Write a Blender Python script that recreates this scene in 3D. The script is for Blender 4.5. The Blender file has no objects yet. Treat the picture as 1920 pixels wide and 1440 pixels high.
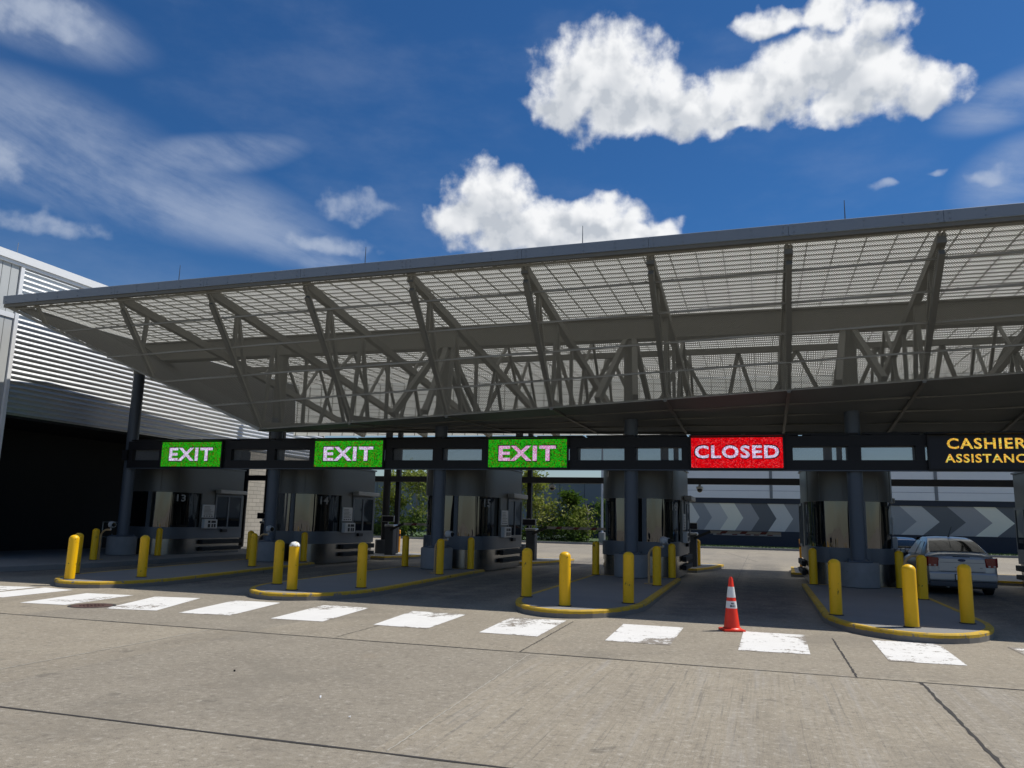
import bpy, bmesh, math, random
from mathutils import Vector, Matrix
random.seed(7)
S = bpy.context.scene
COL = S.collection
R = math.radians
SP = 6.518                      # spacing of the toll lanes

# ------------------------------------------------------------------ mesh builder
class MB:
    def __init__(s): s.v = []; s.f = []; s.m = []; s.sm = []
    def add(s, vs, fs, mi=0, smooth=False):
        b = len(s.v); s.v += [tuple(v) for v in vs]
        for f in fs: s.f.append([b+i for i in f]); s.m.append(mi); s.sm.append(smooth)
        return s
    def box(s, x0, x1, y0, y1, z0, z1, mi=0):
        v = [(x0,y0,z0),(x1,y0,z0),(x1,y1,z0),(x0,y1,z0),(x0,y0,z1),(x1,y0,z1),(x1,y1,z1),(x0,y1,z1)]
        return s.add(v, [(3,2,1,0),(4,5,6,7),(0,1,5,4),(1,2,6,5),(2,3,7,6),(3,0,4,7)], mi)
    def cbox(s, x0, x1, y0, y1, z0, z1, b=.01, mi=0):   # chamfered box
        bm = bmesh.new(); bmesh.ops.create_cube(bm, size=1)
        for v in bm.verts: v.co = Vector(((x0+x1)/2+v.co.x*(x1-x0), (y0+y1)/2+v.co.y*(y1-y0), (z0+z1)/2+v.co.z*(z1-z0)))
        bmesh.ops.bevel(bm, geom=bm.edges[:], offset=b, segments=2, affect='EDGES', profile=.5)
        bm.verts.index_update(); s.add([v.co for v in bm.verts], [[v.index for v in f.verts] for f in bm.faces], mi); bm.free(); return s
    def tube(s, pts, r, n=12, mi=0, caps=True, smooth=True):
        pts = [Vector(p) for p in pts]; rs = r if isinstance(r, (list,tuple)) else [r]*len(pts)
        b = len(s.v); prev = None
        for i, p in enumerate(pts):
            t = (pts[min(i+1,len(pts)-1)]-pts[max(i-1,0)]).normalized()
            if prev is None: a = t.orthogonal().normalized()
            else: a = (prev - t*prev.dot(t)).normalized()
            prev = a; c = t.cross(a)
            for k in range(n):
                q = 2*math.pi*k/n; s.v.append(tuple(p+(a*math.cos(q)+c*math.sin(q))*rs[i]))
        for i in range(len(pts)-1):
            for k in range(n):
                k2 = (k+1)%n; s.f.append([b+i*n+k, b+i*n+k2, b+(i+1)*n+k2, b+(i+1)*n+k]); s.m.append(mi); s.sm.append(smooth)
        if caps:
            s.f.append([b+k for k in range(n)][::-1]); s.m.append(mi); s.sm.append(False)
            s.f.append([b+(len(pts)-1)*n+k for k in range(n)]); s.m.append(mi); s.sm.append(False)
        return s
    def beam(s, p0, p1, w, h, mi=0, up=(0,0,1)):          # rectangular bar between two points
        p0 = Vector(p0); p1 = Vector(p1); t = (p1-p0).normalized(); u = Vector(up)
        if abs(t.dot(u)) > .98: u = Vector((0,1,0))
        x = t.cross(u).normalized(); y = x.cross(t).normalized(); v = []
        for p in (p0, p1):
            for a, c in ((-1,-1),(1,-1),(1,1),(-1,1)): v.append(p+x*a*w/2+y*c*h/2)
        return s.add(v, [(0,1,2,3),(7,6,5,4),(0,4,5,1),(1,5,6,2),(2,6,7,3),(3,7,4,0)], mi)
    def lathe(s, prof, c=(0,0,0), n=20, mi=0, smooth=True):   # prof: (r, z) from bottom to top
        b = len(s.v)
        for r, z in prof:
            for k in range(n):
                q = 2*math.pi*k/n; s.v.append((c[0]+r*math.cos(q), c[1]+r*math.sin(q), c[2]+z))
        for i in range(len(prof)-1):
            for k in range(n):
                k2 = (k+1)%n; s.f.append([b+i*n+k, b+i*n+k2, b+(i+1)*n+k2, b+(i+1)*n+k]); s.m.append(mi); s.sm.append(smooth)
        s.f.append([b+k for k in range(n)][::-1]); s.m.append(mi); s.sm.append(False)
        s.f.append([b+(len(prof)-1)*n+k for k in range(n)]); s.m.append(mi); s.sm.append(False)
        return s
    def prism(s, outline, z0, z1, mi=0, side=None, smooth=False):     # plan outline, counter-clockwise
        n = len(outline); b = [(x,y,z0) for x,y in outline]; t = [(x,y,z1) for x,y in outline]
        s.add(b+t, [list(range(n))[::-1], [n+i for i in range(n)]], mi)
        s.add(b+t, [[i,(i+1)%n,n+(i+1)%n,n+i] for i in range(n)], mi if side is None else side, smooth); return s
    def quad(s, a, b, c, d, mi=0): return s.add([a,b,c,d], [(0,1,2,3)], mi)
    def build(s, name, mat, parent=None, loc=None):
        me = bpy.data.meshes.new(name); me.from_pydata(s.v, [], s.f)
        for m in (mat if isinstance(mat, (list,tuple)) else [mat]): me.materials.append(m)
        me.polygons.foreach_set('material_index', s.m); me.polygons.foreach_set('use_smooth', s.sm); me.update()
        if any(s.sm): me.set_sharp_from_angle(angle=R(40))
        o = bpy.data.objects.new(name, me); COL.objects.link(o)
        if parent: o.parent = parent
        if loc: o.location = loc
        return o

def tag(o, label=None, cat=None, group=None, kind=None):
    if label: o['label'] = label
    if cat: o['category'] = cat
    if group: o['group'] = group
    if kind: o['kind'] = kind
    return o
def thing(name, label, cat, loc=(0,0,0), rz=0, group=None):
    o = bpy.data.objects.new(name, None); COL.objects.link(o); o.empty_display_size = .2
    o.location = loc; o.rotation_euler = (0,0,rz); return tag(o, label, cat, group)
def copy_tree(o, parent=None):
    c = o.copy(); COL.objects.link(c)
    if parent: c.parent = parent
    for ch in list(o.children): copy_tree(ch, c)
    return c
def struct(o): o['kind'] = 'structure'; return o

def text_mesh(body, x0, x1, z0, z1, y, bold=.03, depth=.0, grow=0.0):
    """letters standing in the XZ plane facing -Y, fitted to a box"""
    cu = bpy.data.curves.new('t', 'FONT'); cu.body = body; cu.offset = bold; cu.extrude = .01; cu.resolution_u = 3
    cu.space_character = 1.12
    o = bpy.data.objects.new('t', cu); COL.objects.link(o)
    dg = bpy.context.evaluated_depsgraph_get(); me = o.evaluated_get(dg).to_mesh()
    vs = [v.co.copy() for v in me.vertices]; fs = [list(p.vertices) for p in me.polygons]
    o.evaluated_get(dg).to_mesh_clear(); bpy.data.objects.remove(o); bpy.data.curves.remove(cu)
    ax = min(v.x for v in vs); bx = max(v.x for v in vs); ay = min(v.y for v in vs); by = max(v.y for v in vs)
    m = MB()
    m.add([(x0-grow+(v.x-ax)/(bx-ax)*(x1-x0+2*grow), y-(v.z+.01)*.5*depth/.01, z0-grow+(v.y-ay)/(by-ay)*(z1-z0+2*grow)) for v in vs], fs)
    return m

# ------------------------------------------------------------------ materials
class NT:
    def __init__(s, tree): s.t = tree; s.n = tree.nodes; s.l = tree.links
    def new(s, k, **kw):
        n = s.n.new(k)
        for a, b in kw.items(): setattr(n, a, b)
        return n
    def put(s, sock, v):
        if hasattr(v, 'is_output'): s.l.new(v, sock)
        elif v is not None:
            if isinstance(v, (tuple,list)) and sock.type == 'RGBA' and len(v) == 3: v = (*v, 1)
            sock.default_value = v
    def math(s, op, a, b=None, c=None, clamp=False):
        n = s.new('ShaderNodeMath', operation=op, use_clamp=clamp)
        for i, v in enumerate((a, b, c)):
            if v is not None: s.put(n.inputs[i], v)
        return n.outputs[0]
    def vmath(s, op, a, b=None):
        n = s.new('ShaderNodeVectorMath', operation=op)
        for i, v in enumerate((a, b)):
            if v is not None: s.put(n.inputs[i], v)
        return n.outputs['Value' if op in ('DOT_PRODUCT','LENGTH') else 'Vector']
    def coord(s, scale=(1,1,1), kind='Object'):
        return s.vmath('MULTIPLY', s.new('ShaderNodeTexCoord').outputs[kind], scale)
    def pos(s, scale=(1,1,1)): return s.vmath('MULTIPLY', s.new('ShaderNodeNewGeometry').outputs['Position'], scale)
    def noise(s, vec, scale=1, detail=4, rough=.55, dist=0):
        n = s.new('ShaderNodeTexNoise'); s.put(n.inputs['Vector'], vec); n.inputs['Scale'].default_value = scale
        n.inputs['Detail'].default_value = detail; n.inputs['Roughness'].default_value = rough; n.inputs['Distortion'].default_value = dist
        return n.outputs['Fac']
    def step(s, v, a, b, lo=0., hi=1.):
        n = s.new('ShaderNodeMapRange', interpolation_type='SMOOTHSTEP'); s.put(n.inputs[0], v)
        for i, q in enumerate((a, b, lo, hi)): s.put(n.inputs[1+i], q)
        return n.outputs[0]
    def mix(s, f, a, b, mode='MIX'):
        n = s.new('ShaderNodeMix', data_type='RGBA', blend_type=mode); s.put(n.inputs[0], f); s.put(n.inputs[6], a); s.put(n.inputs[7], b)
        return n.outputs[2]
    def xyz(s, v):
        n = s.new('ShaderNodeSeparateXYZ'); s.put(n.inputs[0], v); return n.outputs
def material(name):
    m = bpy.data.materials.new(name); m.use_nodes = True; m.node_tree.nodes.clear(); t = NT(m.node_tree)
    out = t.new('ShaderNodeOutputMaterial'); return m, t, out
def principled(t, out, col, rough=.6, metal=0, bump=None, bstr=.2, bdist=.02, **kw):
    p = t.new('ShaderNodeBsdfPrincipled'); t.put(p.inputs['Base Color'], col); t.put(p.inputs['Roughness'], rough); t.put(p.inputs['Metallic'], metal)
    for k, v in kw.items(): t.put(p.inputs[k.replace('_',' ')], v)
    if bump is not None:
        b = t.new('ShaderNodeBump'); b.inputs['Strength'].default_value = bstr; b.inputs['Distance'].default_value = bdist
        t.put(b.inputs['Height'], bump); t.l.new(b.outputs[0], p.inputs['Normal'])
    t.l.new(p.outputs[0], out.inputs[0]); return p
def simple(name, col, rough=.6, metal=0, var=.12, scale=6, bump=0, dirt=None, **kw):
    """plain surface with a little mottling, optionally blotches of a second colour"""
    m, t, out = material(name); v = t.pos()
    n = t.noise(v, scale, 5, .6)
    c = t.mix(n, tuple(x*(1-var) for x in col), tuple(min(1, x*(1+var)) for x in col))
    if dirt:
        d = t.step(t.noise(v, dirt[1], 6, .65), dirt[2], dirt[2]+.1)
        c = t.mix(d, c, dirt[0])
    principled(t, out, c, rough, metal, n if bump else None, bump or .1, .01, **kw); return m

M = {}
# concrete of the plaza: warm grey, blotches, aggregate specks, one grooved slab
def concrete_ground():
    m, t, out = material('plaza_concrete'); v = t.pos(); x, y, z = t.xyz(v)
    big = t.noise(v, .25, 5, .6); mid = t.noise(v, 1.6, 6, .65); fine = t.noise(v, 55, 3, .7); grit = t.noise(v, 120, 2, .5)
    c = t.mix(big, (.222,.193,.146), (.335,.297,.229))
    c = t.mix(t.step(mid, .35, .7), c, t.mix(.5, c, (.21,.18,.135)))
    c = t.mix(t.step(fine, .45, .75, 0, .75), c, (.34,.315,.265))
    c = t.mix(t.step(grit, .57, .66, 0, .8), c, (.07,.064,.056))
    # separate pours have slightly different tones
    sx = t.math('FLOOR', t.math('DIVIDE', t.math('ADD', x, -1.9), 4.65)); sy = t.math('FLOOR', t.math('DIVIDE', t.math('ADD', y, 14.16), 4.99))
    w = t.new('ShaderNodeTexWhiteNoise', noise_dimensions='2D'); cx = t.new('ShaderNodeCombineXYZ'); t.put(cx.inputs[0], sx); t.put(cx.inputs[1], sy)
    t.l.new(cx.outputs[0], w.inputs['Vector'])
    c = t.mix(1, c, t.mix(w.outputs['Value'], (.9,.9,.91), (1.08,1.06,1.03)), 'MULTIPLY')
    # grooved slab between x 20.5 and 25.1 in front of the cross joint, and fainter elsewhere
    g = t.noise(t.vmath('MULTIPLY', v, (26, .35, 1)), 1, 3, .8); g2 = t.noise(t.vmath('MULTIPLY', v, (5, .25, 1)), 1, 4, .7)
    mask = t.math('MULTIPLY', t.math('MULTIPLY', t.step(x, 20.35, 20.6), t.step(y, -14.0, -14.2)), .9)
    mask = t.math('MAXIMUM', mask, .12)
    c = t.mix(t.math('MULTIPLY', mask, t.step(g, .52, .80, 0, .6)), c, (.36,.34,.305))
    c = t.mix(t.math('MULTIPLY', mask, t.step(g, .48, .3, 0, .7)), c, (.125,.115,.1))
    c = t.mix(t.math('MULTIPLY', mask, t.step(g2, .50, .72, 0, .6)), c, (.32,.30,.27))
    # tyre darkening in the lanes, broadened and deepened to paint in the canopy shade
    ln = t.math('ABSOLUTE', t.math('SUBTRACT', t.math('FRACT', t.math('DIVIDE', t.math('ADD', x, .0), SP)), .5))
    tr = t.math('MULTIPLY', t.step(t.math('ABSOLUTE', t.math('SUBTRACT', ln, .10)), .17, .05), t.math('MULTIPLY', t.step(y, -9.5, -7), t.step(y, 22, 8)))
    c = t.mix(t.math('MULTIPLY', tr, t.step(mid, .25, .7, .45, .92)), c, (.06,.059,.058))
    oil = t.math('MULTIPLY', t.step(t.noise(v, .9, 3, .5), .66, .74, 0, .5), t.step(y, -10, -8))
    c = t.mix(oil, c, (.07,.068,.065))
    # long soft tyre trails leading out of the lanes
    tl = t.math('MULTIPLY', t.step(t.math('ABSOLUTE', t.math('SUBTRACT', ln, .11)), .09, .0), t.step(t.noise(t.vmath('MULTIPLY', v, (.6,.18,1)), 1, 4, .6), .40, .66, 0, .34))
    c = t.mix(tl, c, (.135,.118,.092))
    c = t.mix(t.step(t.noise(v, 2.1, 2, .4), .70, .74, 0, .45), c, (.10,.088,.07))
    # rusty smudges
    c = t.mix(t.step(t.noise(v, .55, 6, .65), .60, .78, 0, .22), c, (.30,.215,.135))
    sp = t.noise(v, 13, 6, .8); c = t.mix(t.step(sp, .53, .64, 0, .6), c, (.115,.10,.08)); c = t.mix(t.step(sp, .47, .36, 0, .6), c, (.44,.41,.35)); sq = t.noise(v, 4, 6, .7); c = t.mix(t.step(sq, .52, .68, 0, .3), c, (.14,.125,.098))
    c = t.mix(t.step(t.noise(v, .35, 7, .7), .52, .66, 0, .35), c, (.14,.125,.10))
    h = t.math('ADD', t.math('MULTIPLY', fine, .5), t.math('ADD', grit, t.math('MULTIPLY', t.math('MULTIPLY', mask, g), 2.5)))
    principled(t, out, c, .9, 0, h, .12, .004); return m
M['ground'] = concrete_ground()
def walk():
    m, t, out = material('island_concrete'); v = t.pos(); n = t.noise(v, .8, 6, .6); f = t.noise(v, 60, 3, .7)
    c = t.mix(n, (.17,.17,.168), (.235,.232,.225)); c = t.mix(t.step(f, .35, .75, 0, .5), c, (.28,.277,.265))
    c = t.mix(t.step(t.noise(v, 3.5, 5, .7), .62, .75, 0, .45), c, (.13,.125,.12))
    principled(t, out, c, .9, 0, f, .3, .004); return m
M['walk'] = walk()
def yellow_paint(name, kerb=False):
    m, t, out = material(name); v = t.pos(); n = t.noise(v, 3, 5, .6); z = t.xyz(t.new('ShaderNodeTexCoord').outputs['Object'])[2]
    c = t.mix(n, (.80,.445,.002), (.90,.53,.004))
    if kerb:
        c = t.mix(t.noise(v, 9, 4, .7), (.42,.28,.03), (.70,.43,.015))
        wear = t.math('ADD', t.noise(v, 7, 6, .75), t.step(z, .095, .06, 0, .5))
        c = t.mix(t.step(wear, .55, .63), c, (.19,.18,.165))
        c = t.mix(t.step(t.noise(v, 2.3, 6, .7), .62, .68, 0, .85), c, (.05,.045,.03))
        principled(t, out, c, .75, 0, n, .1, .005)
    else:
        chips = t.step(t.noise(t.vmath('MULTIPLY', v, (1,1,.6)), 7, 5, .75), .64, .66)
        c = t.mix(t.math('MULTIPLY', chips, .9), c, (.05,.035,.015))
        c = t.mix(t.step(t.noise(v, 2.0, 6, .7), .60, .78, 0, .35), c, (.3,.2,.02))
        principled(t, out, c, .42, 0, n, .05, .004, Specular_IOR_Level=.4)
    return m
M['yellow'] = yellow_paint('yellow_steel_paint'); M['kerbyellow'] = yellow_paint('worn_yellow_kerb', True)
def stripe_paint():
    m, t, out = material('worn_white_paint'); v = t.pos(); o = t.new('ShaderNodeTexCoord').outputs['Generated']; gx, gy, gz = t.xyz(o)
    edge = t.math('MINIMUM', t.math('MINIMUM', gx, t.math('SUBTRACT', 1, gx)), t.math('MINIMUM', gy, t.math('SUBTRACT', 1, gy)))
    wear = t.math('ADD', t.noise(v, 6, 7, .8), t.step(edge, .0, .08, .07, 0))
    wear = t.math('ADD', wear, t.step(t.noise(v, .8, 2, .5), .45, .68, 0, .16))
    wear = t.math('ADD', wear, t.step(t.xyz(v)[0], 14, 27, -.01, .055))
    c = t.mix(t.noise(v, 2.5, 5, .6), (.62,.61,.585), (.76,.755,.735))
    c = t.mix(t.step(wear, .635, .66), c, (.22,.195,.165))
    c = t.mix(t.step(t.noise(v, 70, 2, .6), .6, .7, 0, .35), c, (.3,.28,.25))
    principled(t, out, c, .8, 0, wear, .2, .004); return m
M['white_stripe'] = stripe_paint()
M['joint'] = simple('joint_sealant', (.035,.032,.03), .9, var=.4, scale=20)
M['joint_pale'] = simple('pale_joint', (.36,.335,.285), .9, var=.3, scale=20)
M['patch'] = simple('patched_concrete', (.225,.205,.168), .9, var=.2, scale=9, bump=.2)
M['steel_grey'] = simple('grey_blue_steel_paint', (.075,.095,.125), .45, var=.1, scale=3)
M['truss'] = simple('grey_truss_paint', (.145,.142,.124), .55, var=.08, scale=2)
M['frame'] = simple('pale_soffit_frame', (.27,.262,.23), .5, var=.06, scale=2)
M['fascia'] = simple('slate_blue_fascia', (.20,.235,.285), .42, .1, var=.07, scale=1.5)
M['dark_metal'] = simple('charcoal_metal', (.004,.0045,.008), .6, .0, var=.2, scale=4)
M['black'] = simple('matt_black', (.010,.010,.011), .6, var=.2)
M['rubber'] = simple('black_rubber', (.012,.012,.012), .75, var=.25, scale=15)
M['pedestal'] = simple('cast_pedestal_concrete', (.22,.225,.23), .9, var=.25, scale=3, bump=.25, dirt=((.12,.115,.11), 9, .66))
M['trim_dark'] = simple('graphite_cabinet', (.05,.055,.065), .5)
M['stainless'] = simple('brushed_stainless', (.30,.30,.295), .26, 1.0, var=.1, scale=2)
M['booth_panel'] = simple('grey_metal_panel', (.115,.12,.117), .42, .25, var=.08, scale=1.2)
M['booth_band'] = simple('blue_grey_panel', (.115,.132,.155), .42, .15, var=.06, scale=1.5)
M['cam_grey'] = simple('light_grey_camera_shell', (.34,.35,.36), .5)
M['sign_white'] = simple('off_white_plastic', (.55,.56,.57), .5, var=.06)
M['sign_ink'] = simple('dark_print', (.05,.05,.06), .6)
M['num'] = simple('pale_vinyl_numeral', (.62,.63,.63), .6, var=.1)
M['orange'] = simple('orange_cone_pvc', (.85,.032,.006), .42, var=.12, scale=12, dirt=((.3,.05,.03), 22, .68))
M['reflective'] = simple('white_reflective_sleeve', (.70,.71,.71), .45, var=.08, scale=20)
M['amber'] = simple('amber_post', (.75,.33,.02), .45, var=.12)
M['tan'] = simple('tan_conduit', (.50,.33,.16), .55, var=.15)
M['galv'] = simple('galvanised_steel', (.42,.43,.44), .4, .7, var=.12, scale=5)
M['iron'] = simple('rusty_cast_iron', (.10,.055,.045), .8, .3, var=.5, scale=25, bump=.5)
M['white_paint'] = simple('white_coated_metal', (.78,.79,.80), .4, var=.04)
M['wall_panel'] = simple('pale_grey_panel', (.50,.515,.51), .5, var=.05, scale=1)
M['corr'] = simple('silver_white_corrugated', (.70,.715,.73), .38, .85, var=.05, scale=1.5)
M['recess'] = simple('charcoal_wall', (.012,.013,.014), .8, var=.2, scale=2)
M['arm_white'] = simple('pale_gate_arm', (.26,.25,.24), .6, var=.1)
M['arm_red'] = simple('dark_red_gate_stripe', (.09,.014,.014), .6)
M['blue_plate'] = simple('blue_accessible_plate', (.02,.08,.3), .5)

def brick(name, c1, c2, mort):
    m, t, out = material(name); p = t.pos(); x, y, z = t.xyz(p); c = t.new('ShaderNodeCombineXYZ'); t.put(c.inputs[0], y); t.put(c.inputs[1], z)
    b = t.new('ShaderNodeTexBrick'); t.l.new(c.outputs[0], b.inputs['Vector']); b.inputs['Scale'].default_value = 1
    b.inputs['Brick Width'].default_value = .6; b.inputs['Row Height'].default_value = .2; b.inputs['Mortar Size'].default_value = .012
    b.inputs['Color1'].default_value = (*c1,1); b.inputs['Color2'].default_value = (*c2,1); b.inputs['Mortar'].default_value = (*mort,1)
    col = t.mix(t.noise(p, 4, 4, .6), t.mix(1, b.outputs[0], (.85,.85,.85), 'MULTIPLY'), b.outputs[0])
    principled(t, out, col, .9, 0, b.outputs['Fac'], -.6, .01); return m
M['brick'] = brick('pale_block_masonry', (.40,.37,.32), (.33,.31,.27), (.17,.16,.14))

def glass_dark(name, streak=0):
    m, t, out = material(name); v = t.pos()
    n = t.noise(t.vmath('MULTIPLY', v, (2.2, 2.2, .18)), 1, 2, .5)
    principled(t, out, (.006,.008,.009), .03, 0, n if streak else None, .5, .12, Specular_IOR_Level=.9, IOR=1.7); return m
M['glass'] = glass_dark('dark_tinted_glass', 1); M['pane'] = glass_dark('dark_flat_glass', 0)

def perforated(name, col, open_, pitch=.055):
    """perforated sheet: round holes on a staggered grid let light through"""
    m, t, out = material(name); v = t.new('ShaderNodeTexCoord').outputs['UV']; v = t.vmath('DIVIDE', v, (pitch, pitch, 1))
    def dots(off):
        f = t.vmath('SUBTRACT', t.vmath('FRACTION', t.vmath('ADD', v, off)), (.5,.5,0)); x, y, z = t.xyz(f)
        c = t.new('ShaderNodeCombineXYZ'); t.put(c.inputs[0], x); t.put(c.inputs[1], y)
        return t.vmath('LENGTH', c.outputs[0])
    d = t.math('MINIMUM', dots((0,0,0)), dots((.5,.5,0)))
    r = math.sqrt(open_/(2*math.pi)); hole = t.step(d, r+.06, r-.06)
    p = t.new('ShaderNodeBsdfPrincipled'); n = t.noise(t.pos(), .7, 4)
    t.put(p.inputs['Base Color'], t.mix(n, tuple(c*.93 for c in col), tuple(c*1.07 for c in col))); p.inputs['Roughness'].default_value = .7; p.inputs['Specular IOR Level'].default_value = .12
    tr = t.new('ShaderNodeBsdfTransparent'); mx = t.new('ShaderNodeMixShader')
    t.put(mx.inputs[0], hole); t.l.new(p.outputs[0], mx.inputs[1]); t.l.new(tr.outputs[0], mx.inputs[2]); t.l.new(mx.outputs[0], out.inputs[0]); return m
M['mesh'] = perforated('perforated_soffit_sheet', (.225,.218,.187), .46)
M['mesh_b'] = simple('dark_soffit_sheet', (.19,.198,.19), .7, var=.15, scale=.8, Specular_IOR_Level=.1)
M['infill'] = perforated('perforated_gantry_infill', (.20,.21,.22), .36, .04)
def deck_mat():
    m, t, out = material('translucent_roof_sheet'); p = t.pos(); x, y, z = t.xyz(p)
    rib = t.math('ABSOLUTE', t.math('SUBTRACT', t.math('FRACT', t.math('DIVIDE', t.math('ADD', y, z), .36)), .5))
    c = t.mix(t.noise(p, 1.2, 4), (.80,.79,.715), (.87,.86,.78)); c = t.mix(t.step(rib, .07, .02, 0, .75), c, (.16,.16,.15))
    c = t.mix(t.step(rib, .35, .5, 0, .18), c, (.4,.4,.38))
    d = t.new('ShaderNodeBsdfDiffuse'); t.put(d.inputs[0], t.mix(1, c, (.9,.9,.9), 'MULTIPLY')); tr = t.new('ShaderNodeBsdfTranslucent'); t.put(tr.inputs[0], c)
    mx = t.new('ShaderNodeMixShader'); mx.inputs[0].default_value = .62
    t.l.new(d.outputs[0], mx.inputs[1]); t.l.new(tr.outputs[0], mx.inputs[2]); t.l.new(mx.outputs[0], out.inputs[0]); return m
M['deck'] = deck_mat()
def led(name, base, spots, strength, pitch=.028, amount=.26):
    m, t, out = material(name); v = t.vmath('FLOOR', t.pos((1/pitch, 1, 1/pitch)))
    w = t.new('ShaderNodeTexWhiteNoise', noise_dimensions='3D'); t.l.new(v, w.inputs['Vector']); c = base
    big = t.noise(t.pos(), 3.5, 4, .7)
    for i, s in enumerate(spots):
        w2 = t.new('ShaderNodeTexWhiteNoise', noise_dimensions='4D'); t.l.new(v, w2.inputs['Vector']); w2.inputs['W'].default_value = i+1.5
        c = t.mix(t.step(t.math('ADD', w2.outputs['Value'], t.math('MULTIPLY', t.math('SUBTRACT', big, .5), .5)), 1-amount, 1-amount+.15), c, s)
    f = t.vmath('FRACTION', t.pos((1/pitch, 1, 1/pitch))); x, y, z = t.xyz(f)
    gap = t.math('MULTIPLY', t.step(x, .0, .16, .45, 1), t.step(z, .0, .16, .45, 1))
    e = t.new('ShaderNodeEmission'); t.put(e.inputs[0], c); t.put(e.inputs[1], t.math('MULTIPLY', t.math('MULTIPLY', gap, strength), t.step(w.outputs['Value'], 0, 1, .7, 1.25)))
    t.l.new(e.outputs[0], out.inputs[0]); return m
M['led_green'] = led('green_led_screen', (.014,.32,.008), [(.13,.11,.008), (.006,.11,.006)], 1.05)
M['led_red'] = led('red_led_screen', (.78,.004,.008), [(.55,.0,.01), (.9,.05,.06)], .85)
M['led_white'] = led('white_led_letters', (.56,.50,.68), [(.62,.22,.50), (.66,.70,.85)], 1.1)
M['led_pink'] = led('pink_led_letters', (.60,.34,.55), [(.68,.12,.36), (.62,.55,.74)], 1.1)
M['led_amber'] = led('amber_led_letters', (.72,.42,.05), [(.75,.30,.06), (.55,.62,.14)], 1.15)
M['led_black'] = simple('dark_led_screen', (.006,.006,.014), .5, var=.3, scale=40)

# ------------------------------------------------------------------ camera
cam_d = bpy.data.cameras.new('camera'); cam = bpy.data.objects.new('camera', cam_d); COL.objects.link(cam); S.camera = cam
yaw, pit, rol = R(17.50849), R(9.81152), R(1.34953)
fw = Vector((-math.sin(yaw)*math.cos(pit), math.cos(yaw)*math.cos(pit), math.sin(pit)))
rt = Vector((math.cos(yaw), math.sin(yaw), 0)); up = rt.cross(fw)
r2 = rt*math.cos(rol)+up*math.sin(rol); u2 = up*math.cos(rol)-rt*math.sin(rol)
mw = Matrix((r2, u2, -fw)).transposed().to_4x4(); mw.translation = (23.4434, -25.0622, 1.785); cam.matrix_world = mw
cam_d.sensor_width = 36; cam_d.lens = 1481.66/1920*36; cam_d.clip_end = 3000; cam_d.clip_start = .1

# ------------------------------------------------------------------ light
SUN = Vector((.52, .365, 1)).normalized()
sd = bpy.data.lights.new('sun', 'SUN'); sd.energy = 4.8; sd.angle = R(.53); sd.color = (1, .955, .88)
so = bpy.data.objects.new('sun', sd); COL.objects.link(so); so.rotation_euler = SUN.to_track_quat('Z', 'Y').to_euler(); so.location = (30,0,40)

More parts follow.
